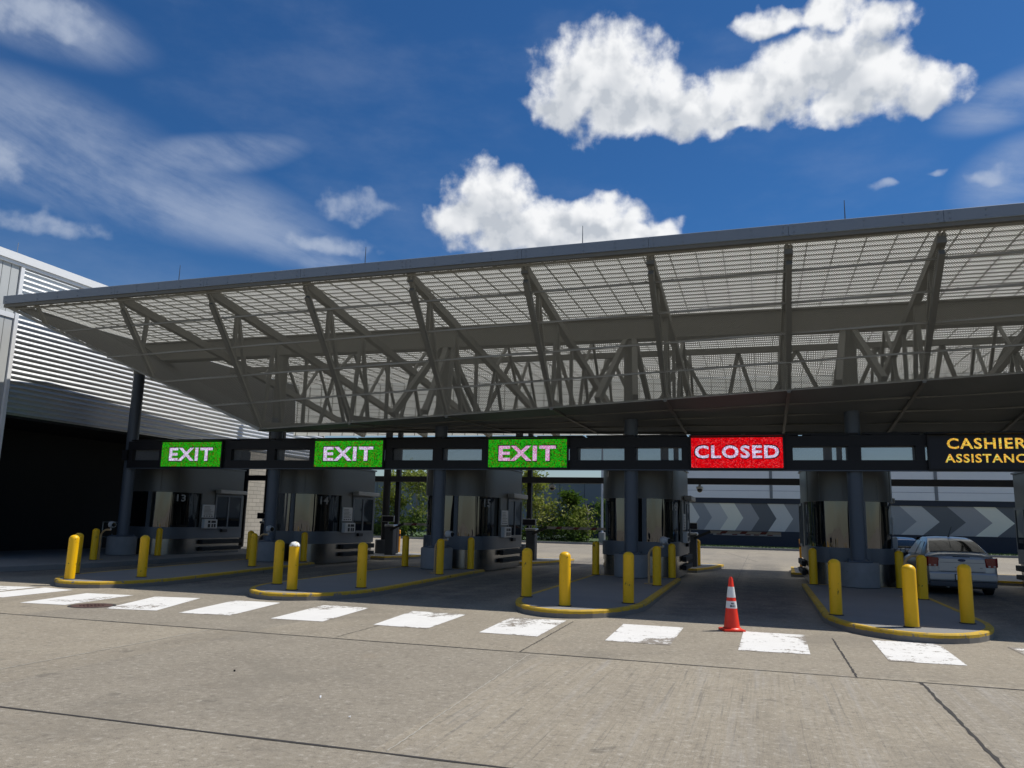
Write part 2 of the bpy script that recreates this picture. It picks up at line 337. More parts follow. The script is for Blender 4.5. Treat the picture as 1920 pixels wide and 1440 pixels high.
W = bpy.data.worlds.new('World'); S.world = W; W.use_nodes = True; W.node_tree.nodes.clear()
def build_world():
    t = NT(W.node_tree)
    sky = t.new('ShaderNodeTexSky', sky_type='NISHITA'); sky.sun_disc = False; sky.sun_elevation = math.asin(SUN.z)
    sky.sun_rotation = math.atan2(SUN.x, SUN.y); sky.altitude = 250; sky.air_density = 1.0; sky.dust_density = .4; sky.ozone_density = 2.2
    SK = .07                            # the sky texture is physically bright: bring it to scale before the clouds go in
    d = t.vmath('NORMALIZE', t.new('ShaderNodeTexCoord').outputs['Generated']); x, y, z = t.xyz(d)
    clear = t.mix(t.step(z, .02, .36), (.95,1.02,1.08), (.32,.735,1.16))      # hazier and paler towards the horizon
    blue = t.mix(1, t.mix(1, sky.outputs[0], clear, 'MULTIPLY'), (SK,SK,SK), 'MULTIPLY')
    az = t.math('MULTIPLY', t.math('ARCTAN2', x, y), 57.2958); el = t.math('MULTIPLY', t.math('ARCSINE', z), 57.2958)
    c = t.new('ShaderNodeCombineXYZ'); t.put(c.inputs[0], az); t.put(c.inputs[1], el); ae = c.outputs[0]
    puffs = [(-10.95,30.82,5.12,3.59),(-13.43,29.34,3.11,1.86),(-8.48,29.2,4.82,2.18),(-4.06,28.74,5.03,1.74),(-0.34,28.89,4.11,1.96),
      (2.9,29.64,3.44,2.22),(6.22,30.09,3.95,2.61),(8.92,28.5,3.6,2.16),(11.7,27.64,2.5,1.37),(1.55,33.16,2.63,.8),(5.68,33.28,2.14,.9),
      (8.99,32.05,2.02,1.33),(-1.35,27.42,2.0,.5),(6.42,27.32,3.07,1.0),(-19.47,22.87,3.19,2.25),(-21.45,21.32,2.84,1.4),(-16.57,21.09,5.66,1.55),
      (-11.72,21.47,4.19,1.54),(-8.32,20.47,3.33,1.03),(-14.52,19.99,7.97,1.12)]
    # clouds elsewhere round the sky, so that glass and paint have something to mirror
    puffs += [(60,24,9,3.2),(67,22,10,2.2),(100,34,11,4),(140,22,14,3.5),(152,24,9,3.5),(-150,30,12,4),(-120,20,13,3),(178,40,9,4),(-100,38,9,3)]
    thin = [(-49.19,17.64,3.3,.85),(-29.48,21.75,3.0,1.05),(8.86,22.21,1.0,.42),(11.96,22.37,.75,.32),(-52.5,20.9,2.4,1.5),(-31.24,19.13,3.8,.75),(15.2,21.9,1.6,.5),(-51.5,29.6,3.6,1.5)]
    def field(items):
        g = bpy.data.node_groups.new('cloud_field', 'ShaderNodeTree')
        g.interface.new_socket('P', in_out='INPUT', socket_type='NodeSocketVector'); g.interface.new_socket('D', in_out='OUTPUT', socket_type='NodeSocketFloat')
        q = NT(g); gi = q.new('NodeGroupInput'); go = q.new('NodeGroupOutput'); acc = None
        for a, e, ra, re in items:
            v = q.vmath('MULTIPLY', q.vmath('SUBTRACT', gi.outputs[0], (a, e, 0)), (1/(ra*1.05), 1/(re*1.05), 0))
            s = q.math('SUBTRACT', 1, q.vmath('DOT_PRODUCT', v, v))
            acc = s if acc is None else q.math('SMOOTH_MAX', acc, s, .35)
        q.l.new(acc, go.inputs[0]); return g
    gp, gt = field(puffs), field(thin)
    def ask(g, vec):
        n = t.new('ShaderNodeGroup'); n.node_tree = g; t.put(n.inputs[0], vec); return n.outputs[0]
    wob = t.new('ShaderNodeTexNoise'); t.l.new(ae, wob.inputs['Vector']); wob.inputs['Scale'].default_value = .42; wob.inputs['Detail'].default_value = 2; wob.inputs['Roughness'].default_value = .5
    ae2 = t.vmath('ADD', ae, t.vmath('MULTIPLY', t.vmath('SUBTRACT', wob.outputs['Color'], (.5,.5,.5)), (3.2, 2.4, 0)))
    fb = t.noise(ae, .62, 10, .55, .0); lowf = t.noise(ae, .30, 3, .5); soft = t.noise(t.vmath('ADD', ae, (.3,.7,0)), .62, 3, .5)
    dens = t.math('ADD', t.math('MULTIPLY', ask(gp, ae2), 1.7), t.math('MULTIPLY', t.math('SUBTRACT', fb, .5), 3.5))
    above = t.math('ADD', ask(gp, t.vmath('ADD', ae2, (.5, 1.0, 0))), t.math('MULTIPLY', t.math('SUBTRACT', lowf, .5), 2.0))
    cov = t.step(dens, -.55, 1.25)
    grey = t.math('ADD', t.math('MULTIPLY', t.step(above, .25, 1.15), .75), t.step(soft, .56, .34, 0, .42), clamp=True)
    ccol = t.mix(grey, (.93,.94,.955), (.52,.56,.62))
    td = t.math('ADD', ask(gt, ae2), t.math('MULTIPLY', t.math('SUBTRACT', fb, .5), 2.6)); tcov = t.step(td, -.1, 1.5, 0, .5)
    # high cirrus: streaks inside a broad slanting band on the left and a patch on the right
    def ell(a, e, ra, re, rot):
        cs, sn = math.cos(R(rot)), math.sin(R(rot)); v = t.vmath('SUBTRACT', ae, (a, e, 0))
        p = t.vmath('DOT_PRODUCT', v, (cs/ra, sn/ra, 0)); q = t.vmath('DOT_PRODUCT', v, (-sn/re, cs/re, 0))
        return t.math('SUBTRACT', 1, t.math('ADD', t.math('MULTIPLY', p, p), t.math('MULTIPLY', q, q)))
    band = None
    for e in [(-46,21.2,14,2.9,-6),(-39,20.2,11,2.0,-13),(-52,22.5,9,3.5,0),(-40.5,23.6,7,1.3,14),(-53,29.6,8,2.2,-4),(17.5,26,5,1.5,8),(17,21.5,4,2.2,10),(17,18.6,5,.7,12),(-33,18.2,9,1.0,-20)]:
        s = ell(*e); band = s if band is None else t.math('SMOOTH_MAX', band, s, .5)
    vr = t.new('ShaderNodeVectorRotate', rotation_type='Z_AXIS'); t.l.new(ae, vr.inputs['Vector']); vr.inputs['Angle'].default_value = R(16)
    st = t.noise(t.vmath('MULTIPLY', vr.outputs[0], (.10,.42,1)), 1, 9, .62, .25); st2 = t.noise(t.vmath('MULTIPLY', ae, (.7,1,1)), .17, 8, .58, .2)
    ci = t.math('MULTIPLY', t.step(band, -.6, 1.0), t.step(t.math('ADD', t.math('MULTIPLY', st, .55), t.math('MULTIPLY', st2, .5)), .30, .72), clamp=True)
    ci = t.math('MULTIPLY', ci, .54)
    veil = t.math('MULTIPLY', t.step(t.noise(t.vmath('MULTIPLY', ae, (.05,.12,1)), 1, 6, .6), .45, .8), .13)
    col = t.mix(t.math('MAXIMUM', ci, veil), blue, (.50,.57,.70))
    col = t.mix(tcov, col, (.60,.66,.76))
    bg = t.new('ShaderNodeBackground'); out = t.new('ShaderNodeOutputWorld')
    fin = t.mix(cov, col, ccol)
    t.put(bg.inputs[0], t.vmath('MULTIPLY', fin, (1/SK,1/SK,1/SK))); bg.inputs[1].default_value = SK
    t.l.new(bg.outputs[0], out.inputs[0])
build_world()
W.cycles.sampling_method = 'MANUAL'; W.cycles.sample_map_resolution = 512
S.view_settings.view_transform = 'Standard'; S.view_settings.look = 'None'; S.view_settings.exposure = 0; S.view_settings.gamma = 1
# ================================================================== SETTING: ground
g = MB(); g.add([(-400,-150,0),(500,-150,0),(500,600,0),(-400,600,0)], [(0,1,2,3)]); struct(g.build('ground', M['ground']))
def wobble_strip(p0, p1, w, z=.004, n=90, amp=.008):
    m = MB(); p0 = Vector((*p0,z)); p1 = Vector((*p1,z)); t = (p1-p0).normalized(); s = Vector((-t.y,t.x,0)); vs = []
    for i in range(n+1):
        p = p0.lerp(p1, i/n)+s*random.uniform(-amp,amp); ww = w*random.uniform(.5,1.2)
        vs += [p+s*ww/2, p-s*ww/2]
    return m.add(vs, [(2*i,2*i+1,2*i+3,2*i+2) for i in range(n)])
JT = [((-14,-14.17),(40,-14.17),.04),((-6,-19.17),(40,-19.17),.035),((24.5,-10.6),(24.5,-14.15),.03),((25.2,-14.18),(25.12,-24),.04),
      ((20.12,-10.5),(20.2,-14.16),.02),((30.5,-14.2),(30.4,-24),.03),((17.2,-10.2),(17.3,-14.1),.012),((15.9,-7),(15.9,12),.012),((22.6,-7),(22.6,30),.012),
      ((8,-7.2),(26,-7.0),.012),((12,14),(40,14.4),.03),((10,20),(40,20.5),.03),((23.2,18),(21,32),.03),((29,17),(27.8,34),.03)]
for a, b, w in JT: struct(wobble_strip(a, b, w).build('pavement_joint', M['joint']))
for a, b, w in [((20.38,-14.25),(20.62,-19.1),.016),((15.2,-14.2),(15.2,-19.1),.03)]: struct(wobble_strip(a, b, w).build('pavement_joint', M['joint_pale']))
# crosswalk bars
bars = [((6.3,-10.5),(7.3,-10.25),(7.6,-12.4),(6.6,-12.6)),((7.53,-10.2),(8.5,-10.4),(8.66,-12.3),(7.72,-12.2)),((9.3,-10.75),(10.4,-10.6),(10.72,-12.74),(9.7,-12.84)),((10.95,-10.6),(11.99,-10.44),(12.75,-12.6),(11.75,-12.8))]
bars += [((12.86,-10.42),(13.95,-10.39),(14.35,-12.62),(13.35,-12.72)),((14.91,-10.3),(15.94,-10.3),(16.22,-12.6),(15.2,-12.62)),((16.9,-10.38),(18.0,-10.37),(18.16,-12.62),(17.12,-12.56)),
  ((18.93,-10.37),(19.99,-10.39),(20.06,-12.62),(19.06,-12.6)),((21.03,-10.36),(22.07,-10.38),(22.08,-12.58),(21.08,-12.58)),((23.07,-10.39),(24.09,-10.37),(24.06,-12.57),(23.07,-12.6)),
  ((25.11,-10.46),(26.05,-10.48),(26.03,-12.62),(25.08,-12.66)),((27.1,-10.3),(28.1,-10.3),(28.05,-12.6),(27.05,-12.6)),((29.2,-10.3),(30.2,-10.3),(30.1,-12.6),(29.1,-12.6))]
for q in bars:
    m = MB(); m.add([(x+random.uniform(-.03,.03),y+random.uniform(-.03,.03),.005) for x,y in q], [(3,2,1,0)]); struct(m.build('crosswalk_bar', M['white_stripe']))
for i, (x, y) in enumerate([(19.2,-17.7),(19.85,-18.3),(17.6,-16.9)]):
    m = MB(); vs = [Vector((random.gauss(0,1),random.gauss(0,1),random.gauss(0,.6))).normalized() for _ in range(9)]
    bm = bmesh.new(); [bm.verts.new(v*random.uniform(.012,.018)) for v in vs]; bmesh.ops.convex_hull(bm, input=bm.verts[:]); bm.verts.index_update()
    m.add([v.co for v in bm.verts], [[v.index for v in f.verts] for f in bm.faces]); bm.free()
    tag(m.build('pebble', M['white_paint'] if i < 2 else M['joint'], None, (x,y,.012)), ['small white pebble on the concrete nearest the camera left of centre','second white pebble on the concrete, nearer the front seam','small dark crumb on the left foreground concrete','small dark crumb near the front seam at centre','small dark crumb on the grooved slab'][i], 'pebble', 'crumbs on the concrete')
mh = thing('manhole_cover', 'round rusty brown manhole cover beside the white crosswalk bars', 'manhole cover', (11.2,-12.55,0))
m = MB(); m.lathe([(.36,0),(.36,.006),(.30,.009),(.29,.006)], n=32)
for i in range(5):
    for j in range(5):
        if abs(i-2)+abs(j-2) < 4: m.box(-.2+i*.09,-.15+i*.09,-.2+j*.09,-.15+j*.09,.006,.012)
m.build('cover', M['iron'], mh)
m = MB(); m.lathe([(.42,0),(.42,.004)], n=32); m.build('frame', M['joint'], mh)

# traffic islands: concrete slab with a rounded nose and a yellow kerb
def island_outline(cn, c0, half, ynose, yend, inset=0, n=20):
    h = half-inset; pts = [(c0+h, yend),(c0-h, yend)]; yb = ynose+2.5
    k = lambda y: cn+(c0-cn)*(y-ynose)/(yend-ynose)
    pts = [(k(yend)+h, yend-inset),(k(yend)-h, yend-inset)]
    for i in range(n+1):
        a = math.pi+math.pi*i/n; ca, sa = math.cos(a), math.sin(a); e = 1.0
        y = yb+(2.5-inset)*math.copysign(abs(sa)**e, sa); pts.append((k(y)+h*math.copysign(abs(ca)**e, ca), y))
    return pts
ISL = [(7.95,6.6,1.5,-10.0),(13.45,13.05,1.5,-10.0),(19.72,19.62,1.38,-10.1),(25.95,25.95,1.42,-10.45),(32.2,32.55,1.42,-10.45)]
for cn, c0, half, yn in ISL:
    inner = island_outline(cn, c0, half, yn, .56, .13); outer = island_outline(cn, c0, half, yn, .56, 0); mid = island_outline(cn, c0, half, yn, .56, .02)
    a = MB(); a.prism(inner, .0, .149); slab = struct(a.build('traffic_island', M['walk']))
    b = MB(); n = len(outer)
    b.add([(x,y,0) for x,y in outer]+[(x,y,.13) for x,y in outer]+[(x,y,.152) for x,y in mid]+[(x,y,.152) for x,y in inner],
          [[r*n+i, r*n+(i+1)%n, (r+1)*n+(i+1)%n, (r+1)*n+i] for r in range(3) for i in range(n)]); b.build('kerb', M['kerbyellow'], slab)
for k in range(1, 6):                       # short rear islands that carry the gates
    c = SP*k; ol = [(c-1.65,6.3),(c+1.5,6.3),(c+2.0,8.0),(c+2.3,10.6),(c+1.9,11),(c-1.5,11)]; ins = [(c-1.5,6.45),(c+1.4,6.45),(c+1.85,8.05),(c+2.1,10.5),(c+1.8,10.85),(c-1.4,10.85)]
    a = MB(); a.prism(ins, 0, .149); slab = struct(a.build('traffic_island', M['walk'])); n = 6; b = MB()
    b.add([(x,y,0) for x,y in ol]+[(x,y,.152) for x,y in ol]+[(x,y,.152) for x,y in ins], [[r*n+i,r*n+(i+1)%n,(r+1)*n+(i+1)%n,(r+1)*n+i] for r in range(2) for i in range(n)]); b.build('kerb', M['kerbyellow'], slab)
a = MB(); a.prism([(-6,-8.6),(2.35,-8.6),(2.75,-6.5),(3.15,-4.1),(2.9,.6),(2.2,11),(-6,11)], 0, .15); struct(a.build('sidewalk', M['walk']))
# beyond the plaza: kerb, lawn
a = MB(); a.box(-120,160,40.0,40.25,0,.16); struct(a.build('far_kerb', M['pedestal']))
def grass_mat():
    m, t, out = material('lawn'); p = t.pos(); n = t.noise(p, 6, 6, .7); c = t.mix(n, (.028,.055,.012), (.075,.12,.03)); principled(t, out, c, .9, 0, n, .6, .05); return m
M['grass'] = grass_mat()
a = MB(); a.box(-120,160,40.25,120,0,.14); struct(a.build('lawn_ground', M['grass']))
m = MB()
for i in range(9000):
    x = random.uniform(-14,19) if i < 6500 else random.uniform(19,42); y = 40.3+random.random()**1.5*5.5; h = random.uniform(.04,.13); a_ = random.uniform(0,6.3); w = .03
    m.add([(x-w*math.cos(a_),y-w*math.sin(a_),.13),(x+w*math.cos(a_),y+w*math.sin(a_),.13),(x+random.uniform(-.05,.05),y+random.uniform(-.05,.05),.14+h)], [(0,1,2)])
tag(m.build('lawn_grass', M['grass']), 'strip of short green grass along the far kerb', 'grass', kind='stuff')

# ================================================================== LEFT BUILDING
XW = -1.3
lb = thing('terminal_building', 'silver corrugated metal building with pale panels and dark recess at left edge', 'building', (XW,0,0))
def L(m, n, mat): return m.build(n, mat, lb, (-XW,0,0))
m = MB(); y0, y1, z0, z1, pit_ = -4.55, 16.4, 5.0, 10.25, .18     # horizontal trapezoid ribs
nz = int((z1-z0)/pit_); prof = []
for i in range(nz):
    z = z0+i*pit_; prof += [(XW+.002, z),(XW+.005, z+.03),(XW+.062, z+.062),(XW+.066, z+.085),(XW+.05, z+.118),(XW+.012, z+.162)]
prof.append((XW, z0+nz*pit_)); vs = [(x,y0,z) for x,z in prof]+[(x,y1,z) for x,z in prof]; n = len(prof)
m.add(vs, [(i, n+i, n+i+1, i+1) for i in range(n-1)]); L(m, 'corrugated_cladding', M['corr'])
m = MB(); m.box(-14, XW-.01, y0, y1, 5.0, 10.4); m.box(XW-.01, XW+.06, y1-.12, y1, 5, 10.3); L(m, 'upper_wall', M['wall_panel'])
m = MB(); m.box(-14.1, XW+.16, -14, y1+.1, 10.34, 10.62); m.box(XW+.0, XW+.10, -14, y1+.1, 10.22, 10.335); L(m, 'eaves_fascia', M['white_paint'])
m = MB()
for i in range(16):
    ya = -4.72-(i+1)*.33; m.box(XW-.2, XW+.03, ya+.012, ya+.33-.012, 0, 10.215)
L(m, 'vertical_panels', M['wall_panel'])
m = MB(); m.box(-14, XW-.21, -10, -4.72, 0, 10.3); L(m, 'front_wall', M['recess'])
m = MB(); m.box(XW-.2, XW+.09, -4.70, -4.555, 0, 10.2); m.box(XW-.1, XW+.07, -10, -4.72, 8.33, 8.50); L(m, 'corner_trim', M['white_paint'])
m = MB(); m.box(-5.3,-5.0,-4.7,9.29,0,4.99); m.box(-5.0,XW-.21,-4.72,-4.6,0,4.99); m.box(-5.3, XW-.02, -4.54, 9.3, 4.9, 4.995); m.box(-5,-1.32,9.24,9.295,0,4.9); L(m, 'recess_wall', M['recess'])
m = MB(); m.box(-14, XW, 9.3, y1-.02, 0, 4.99); L(m, 'masonry_wall', M['brick'])
m = MB(); m.box(XW+.002, XW+.3, 9.35, 16.3, .0, .18); L(m, 'base_course', M['pedestal'])
m = MB(); m.tube([(XW+.06,9.22,.2),(XW+.06,9.22,4.9)], .07, 10); L(m, 'downpipe', M['black'])
m = MB(); m.tube([(-1.2,-4.96,10.6),(-1.2,-4.96,11.0)], .012, 6); L(m, 'lightning_rod', M['galv'])

# ================================================================== CANOPY
XJ = [1.42+3.26*k for k in range(-0, 14)]
zf = lambda x: 8.33+.0085*(x-6)            # soffit top, at the front edge
zk = lambda x: 4.52+.052*(x-7.94)          # fold between the two soffit planes
zr = lambda x: 5.30-.0155*(x-4)            # rear edge of the rear soffit
YF, YK, YR = -6.25, -3.1, 3.5
ZD = 8.5
yrear = lambda x: 10.5+x*.065
XE = 46.0
cp = thing('toll_canopy', 'huge faceted canopy with perforated metal soffit over the toll lanes', 'canopy', (0,0,0))
def panel(name, a, b, c, d, mat, nu=6):
    a, b, c, d = map(Vector, (a,b,c,d)); m = MB(); m.add([a,b,c,d], [(0,1,2,3)]); o = m.build(name, mat, cp)
    uv = o.data.uv_layers.new(name='UVMap'); u = (b-a).normalized()
    for i, p in enumerate((a,b,c,d)): uv.data[i].uv = (p.x, (p-a-u*(p-a).dot(u)).length)
    return o
# front soffit bays
A = lambda x, t: (x, YF+(YK-YF)*t, zf(x)+(zk(x)-zf(x))*t)
gable = lambda x: A(x, (x-.2)/7.74)
panel('soffit_panel', (.2,YF,8.405), (1.42,YF,zf(1.42)), gable(1.42), gable(.25), M['mesh'])
for x0, x1 in ((1.42,4.68),(4.68,7.94)): panel('soffit_panel', (x0,YF,zf(x0)), (x1,YF,zf(x1)), gable(x1), gable(x0), M['mesh'])
XS = [x for x in XJ if x > 7.9]+[XE]
for x0, x1 in zip(XS[:-1], XS[1:]):
    panel('soffit_panel', A(x0,0), A(x1,0), A(x1,1), A(x0,1), M['mesh'])
    a0 = (x0,YR,zr(x0)) if x0 > 8 else (5.0,YR,zr(5.0))
    panel('rear_soffit_panel', (x0,YK,zk(x0)), (x1,YK,zk(x1)), (x1,YR,zr(x1)), a0, M['mesh_b'])
# frame of the soffit
def onA(x, t, off=-.03):                    # point just below the soffit sheet
    p = Vector(A(x,t)); nrm = Vector((0,-(zf(x)-zk(x)),-(YK-YF))).normalized(); return p-nrm*off*-1
rails = [.03,.2,.4,.6,.8,1.0]
m = None
for t in rails:
    q = (t*7.74)+.2 if t > .05 else .35      # where the rail meets the gable edge
    mb = MB()
    xs = [q]+[x for x in XJ if x > q+.2]+[XE]
    for a, b in zip(xs[:-1], xs[1:]):
        mb.beam(onA(a,t), onA(b,t), .06, .05)
        nb = 10
        for i in range(nb):
            x = a+(b-a)*(i+.5)/nb; p = onA(x,t,-.05); mb.box(p.x-.02,p.x+.02,p.y-.035,p.y+.0,p.z-.03,p.z+.03)
    mb.build('soffit_rail', M['frame'], cp)
for x in XJ:
    te = 1 if x > 7.9 else (x-.2)/7.74
    for s in (-.045, .045):
        mb = MB(); mb.beam(onA(x+s,.0,-.04), onA(x+s,te,-.04), .045, .06, up=(0,-1,0)); mb.build('soffit_rib', M['frame'], cp)
    if x > 7.9:
        mb = MB(); mb.beam((x,YK,zk(x)-.03), (x,YR,zr(x)-.03), .09, .06); mb.build('soffit_rib', M['truss'], cp)
for k in range(1,4):                       # long seams under the rear soffit
    t = k/4; mb = MB(); xs = [8.0+k*-.6]+[x for x in XJ if x > 8]+[XE]
    for a, b in zip(xs[:-1], xs[1:]):
        f = lambda x: (x, YK+(YR-YK)*t, zk(x)+(zr(x)-zk(x))*t-.025)
        mb.beam(f(a), f(b), .07, .05)
    mb.build('soffit_rail', M['truss'], cp)
mb = MB(); mb.beam(gable(.2), gable(7.94), .10, .09); mb.beam((7.94,YK,4.50),(5.0,YR,zr(5)-.03), .10,.09)
mb.build('gable_edge', M['frame'], cp)
mb = MB()
for a, b in zip(XS[:-1], XS[1:]): mb.beam((a,YR+.03,zr(a)-.02),(b,YR+.03,zr(b)-.02), .10, .12)
mb.beam((5.0,YR+.03,zr(5)-.02),(XS[0],YR+.03,zr(XS[0])-.02), .10,.12)
mb.build('rear_edge', M['truss'], cp)
# fascia along the front edge, one length per bay
xs = [.20]+[x for x in XJ if x > 3]+[XE]
for a, b in zip(xs[:-1], xs[1:]):
    mb = MB(); za, zb = zf(a)+.03, zf(b)+.03; T = .26
    prof = [(-.11,0),(-.125,T),(-.11,T+.012),(.35,T+.03),(.35,T-.08),(.0,.02)]
    vs = [(a+.004,YF+y,za+z) for y,z in prof]+[(b-.004,YF+y,zb+z) for y,z in prof]; n = 6
    mb.add(vs, [[i,(i+1)%n,n+(i+1)%n,n+i] for i in range(n)]+[[5,4,3,2,1,0],[6,7,8,9,10,11]])
    for e in (a+.12, b-.12, (a+b)/2-.8, (a+b)/2, (a+b)/2+.8):
        for dz in (.06,.19): z = zf(e)+.03+dz; mb.lathe([(.0,0),(.012,0)], (e, YF-.13, z), 6); mb.box(e-.012,e+.012,YF-.137,YF-.10,z-.012,z+.012)
    mb.build('fascia', M['fascia'], cp)
mb = MB()
for a, b in zip(xs[:-1], xs[1:]): mb.beam((a,YF-.02,zf(a)-.02),(b,YF-.02,zf(b)-.02), .10,.10)
mb.build('edge_beam', M['truss'], cp)
# roof deck with battens, rear clerestory, closed left end
mb = MB(); mb.add([(.2,YF+.05,ZD),(XE,YF+.05,ZD),(XE,yrear(XE),ZD),(.42,yrear(0),ZD),(-.15,-2.3,ZD)], [(0,1,2,3,4)]); mb.build('roof_deck', M['deck'], cp)
mb = MB(); mb.add([(.42,yrear(0),5.85),(XE,yrear(XE),5.85),(XE,yrear(XE)+.02,ZD),(.42,yrear(0)+.02,ZD)], [(0,1,2,3)]); mb.build('rear_clerestory', M['deck'], cp)
mb = MB(); x = .55
while x < XE:
    mb.box(x-.011,x+.011,YF+.1,yrear(x)-.05,ZD-.04,ZD-.005); mb.box(x-.011,x+.011,yrear(x)-.06,yrear(x)-.012,5.86,ZD-.06); x += .652
y = YF+.3
while y < 13.4:
    mb.box(max(.45, (y-10.5)/.065+.1), XE, y-.008, y+.008, ZD-.03, ZD-.003); y += .36
z = 6.1
while z < 8.4: mb.beam((.5,yrear(.5)-.02,z),(XE,yrear(XE)-.02,z),.016,.016); z += .36
tag(mb.build('roof_battens', M['frame'], cp), kind='stuff')
mb = MB(); mb.add([(.2,YF,8.36),(7.94,YK,4.53),(5.0,YR,zr(5)),(.42,10.4,8.48),(-.15,-2.3,8.49),(.2,YF+.05,8.49)], [(0,1,4,5),(1,2,4),(2,3,4)]); mb.build('end_panel', M['recess'], cp)
# trusses across the roof in line with the soffit ribs
def ab(x, y):                              # height of the soffit at a point
    if y < YK: return zf(x)+(zk(x)-zf(x))*(y-YF)/(YK-YF)
    return zk(x)+(zr(x)-zk(x))*(y-YK)/(YR-YK)
for x in [q for q in XJ if q > 1.5]:
    tr = thing('roof_truss', '', ''); tr.parent = cp
    lo = lambda y: (x, y, ab(x, y)+.16); ch = lambda y: (x, y, 8.28-.152*(y-YF-.2))
    ymin = YK if x > 7.9 else gable(x)[1]
    m = MB(); m.beam(ch(YF+.2), ch(yrear(x)-.7), .19,.24); m.build('raking_chord', M['truss'], tr)
    m = MB(); m.beam((x,YF+.30,7.98), (x,ymin,ab(x,ymin)+.2), .13,.16)
    if x > 7.9: m.beam(lo(YK), lo(YR), .14,.16)
    m.build('bottom_chord', M['truss'], tr)
    if x > 4:
        legs = [(ch(-4.7),lo(-4.75)),(ch(-4.7),lo(-3.9))] if x > 7.9 else [(ch(-4.9), lo(-5.0))]
        if x > 7.9: legs += [(ch(-2.6),lo(-3.0)),(ch(-2.6),lo(-1.9)),(ch(1.4),lo(.5)),(ch(1.4),lo(2.4)),(ch(4.2),lo(3.4)),(ch(-.6),lo(-.6))]
        for p, q in legs: m = MB(); m.beam(p, q, .10,.11); m.build('hanger', M['truss'], tr)
        m = MB()
        for u_, w_ in ((1.4,4.2),(4.2,7.0)): mid = (u_+w_)/2; m.beam(ch(u_),(x,mid,8.34),.09,.10); m.beam((x,mid,8.34),ch(w_),.09,.10)
        m.build('web', M['truss'], tr)
gd = MB(); gd.box(.2, XE, -.20, .20, 7.66, 8.36); gd.box(.2,XE,-.27,.27,7.64,7.70); gd.box(.2,XE,-.27,.27,8.33,8.38); gd.build('main_girder', M['truss'], cp)
lt = thing('long_truss', '', ''); lt.parent = cp
m = MB(); m.box(1.5,XE,3.55,3.75,7.85,8.05); m.build('top_chord', M['truss'], lt)
m = MB(); m.beam((8,3.65,zr(8)+.4),(XE,3.65,zr(XE)+.4),.18,.2); m.build('bottom_chord', M['truss'], lt)
m = MB()
for k in range(2, 7):
    c = SP*k
    for a, b in ((c-2.6,c-1.3),(c-.15,c-1.3),(c+.15,c+1.3),(c+2.6,c+1.3),(c+2.75,c+3.26),(c+4.0,c+3.26)): m.beam((a,3.65,zr(a)+.4),(b,3.65,7.9), .13,.13)
m.build('web', M['truss'], lt)
for k in range(2, 7):
    x = SP*k; m = MB(); m.beam((x-.12,-.1,7.66),(x-.55,-2.7,ab(x-.55,-2.7)+.2),.16,.2); m.beam((x+.12,-.1,7.66),(x+.55,-2.7,ab(x+.55,-2.7)+.2),.16,.2)
    m.beam((x-.1,.2,7.66),(x-.3,3.4,zr(x)+.3),.16,.2); m.beam((x+.1,.2,7.66),(x+.3,3.4,zr(x)+.3),.16,.2); m.build('column_strut', M['truss'], cp)
for x in (6.85,13.1,19.28,25.5):
    m = MB(); z = zf(x)+.28; m.tube([(x,YF+.1,z),(x,YF+.1,z+.08)], .035, 8); m.tube([(x,YF+.1,z+.08),(x,YF+.1,z+.56)], [.014,.008], 6); m.build('lightning_rod', M['steel_grey'], cp)

# columns on concrete pedestals
BN = {0:'13',1:'14',2:'15',3:'16',4:'17',5:'18'}
LANE = {0:'booth 13 at the far left', 1:'booth 14', 2:'booth 15', 3:'the booth left of the orange cone', 4:'the booth beside the silver sedan', 5:'the booth at the right edge'}
def column(k):
    x = SP*k; t = thing('canopy_column', 'round grey steel canopy column on concrete pedestal in front of %s' % LANE[k], 'column', (x,0,.15), 0, 'front canopy columns')
    m = MB(); m.lathe([(.50,0),(.53,.02),(.535,.66),(.515,.695)], n=40); m.build('pedestal', M['pedestal'], t)
    m = MB(); m.cbox(-.33,.33,-.33,.33,.70,.735,.008)
    for a in (-.26,.26):
        for b in (-.26,.26): m.lathe([(.03,.735),(.03,.765),(.016,.766),(.016,.80)], (a,b,0), 6, smooth=False)
    m.build('base_plate', M['steel_grey'], t)
    m = MB(); m.lathe([(.24,.736),(.215,.76),(.215,5.15 if k else 7.0)], n=28); m.build('shaft', M['steel_grey'], t)
    m = MB(); m.lathe([(.225,5.151 if k else 7.0),(.225,7.48)], n=28); m.build('upper_shaft', M['truss'], t)
for k in range(0, 6): column(k)
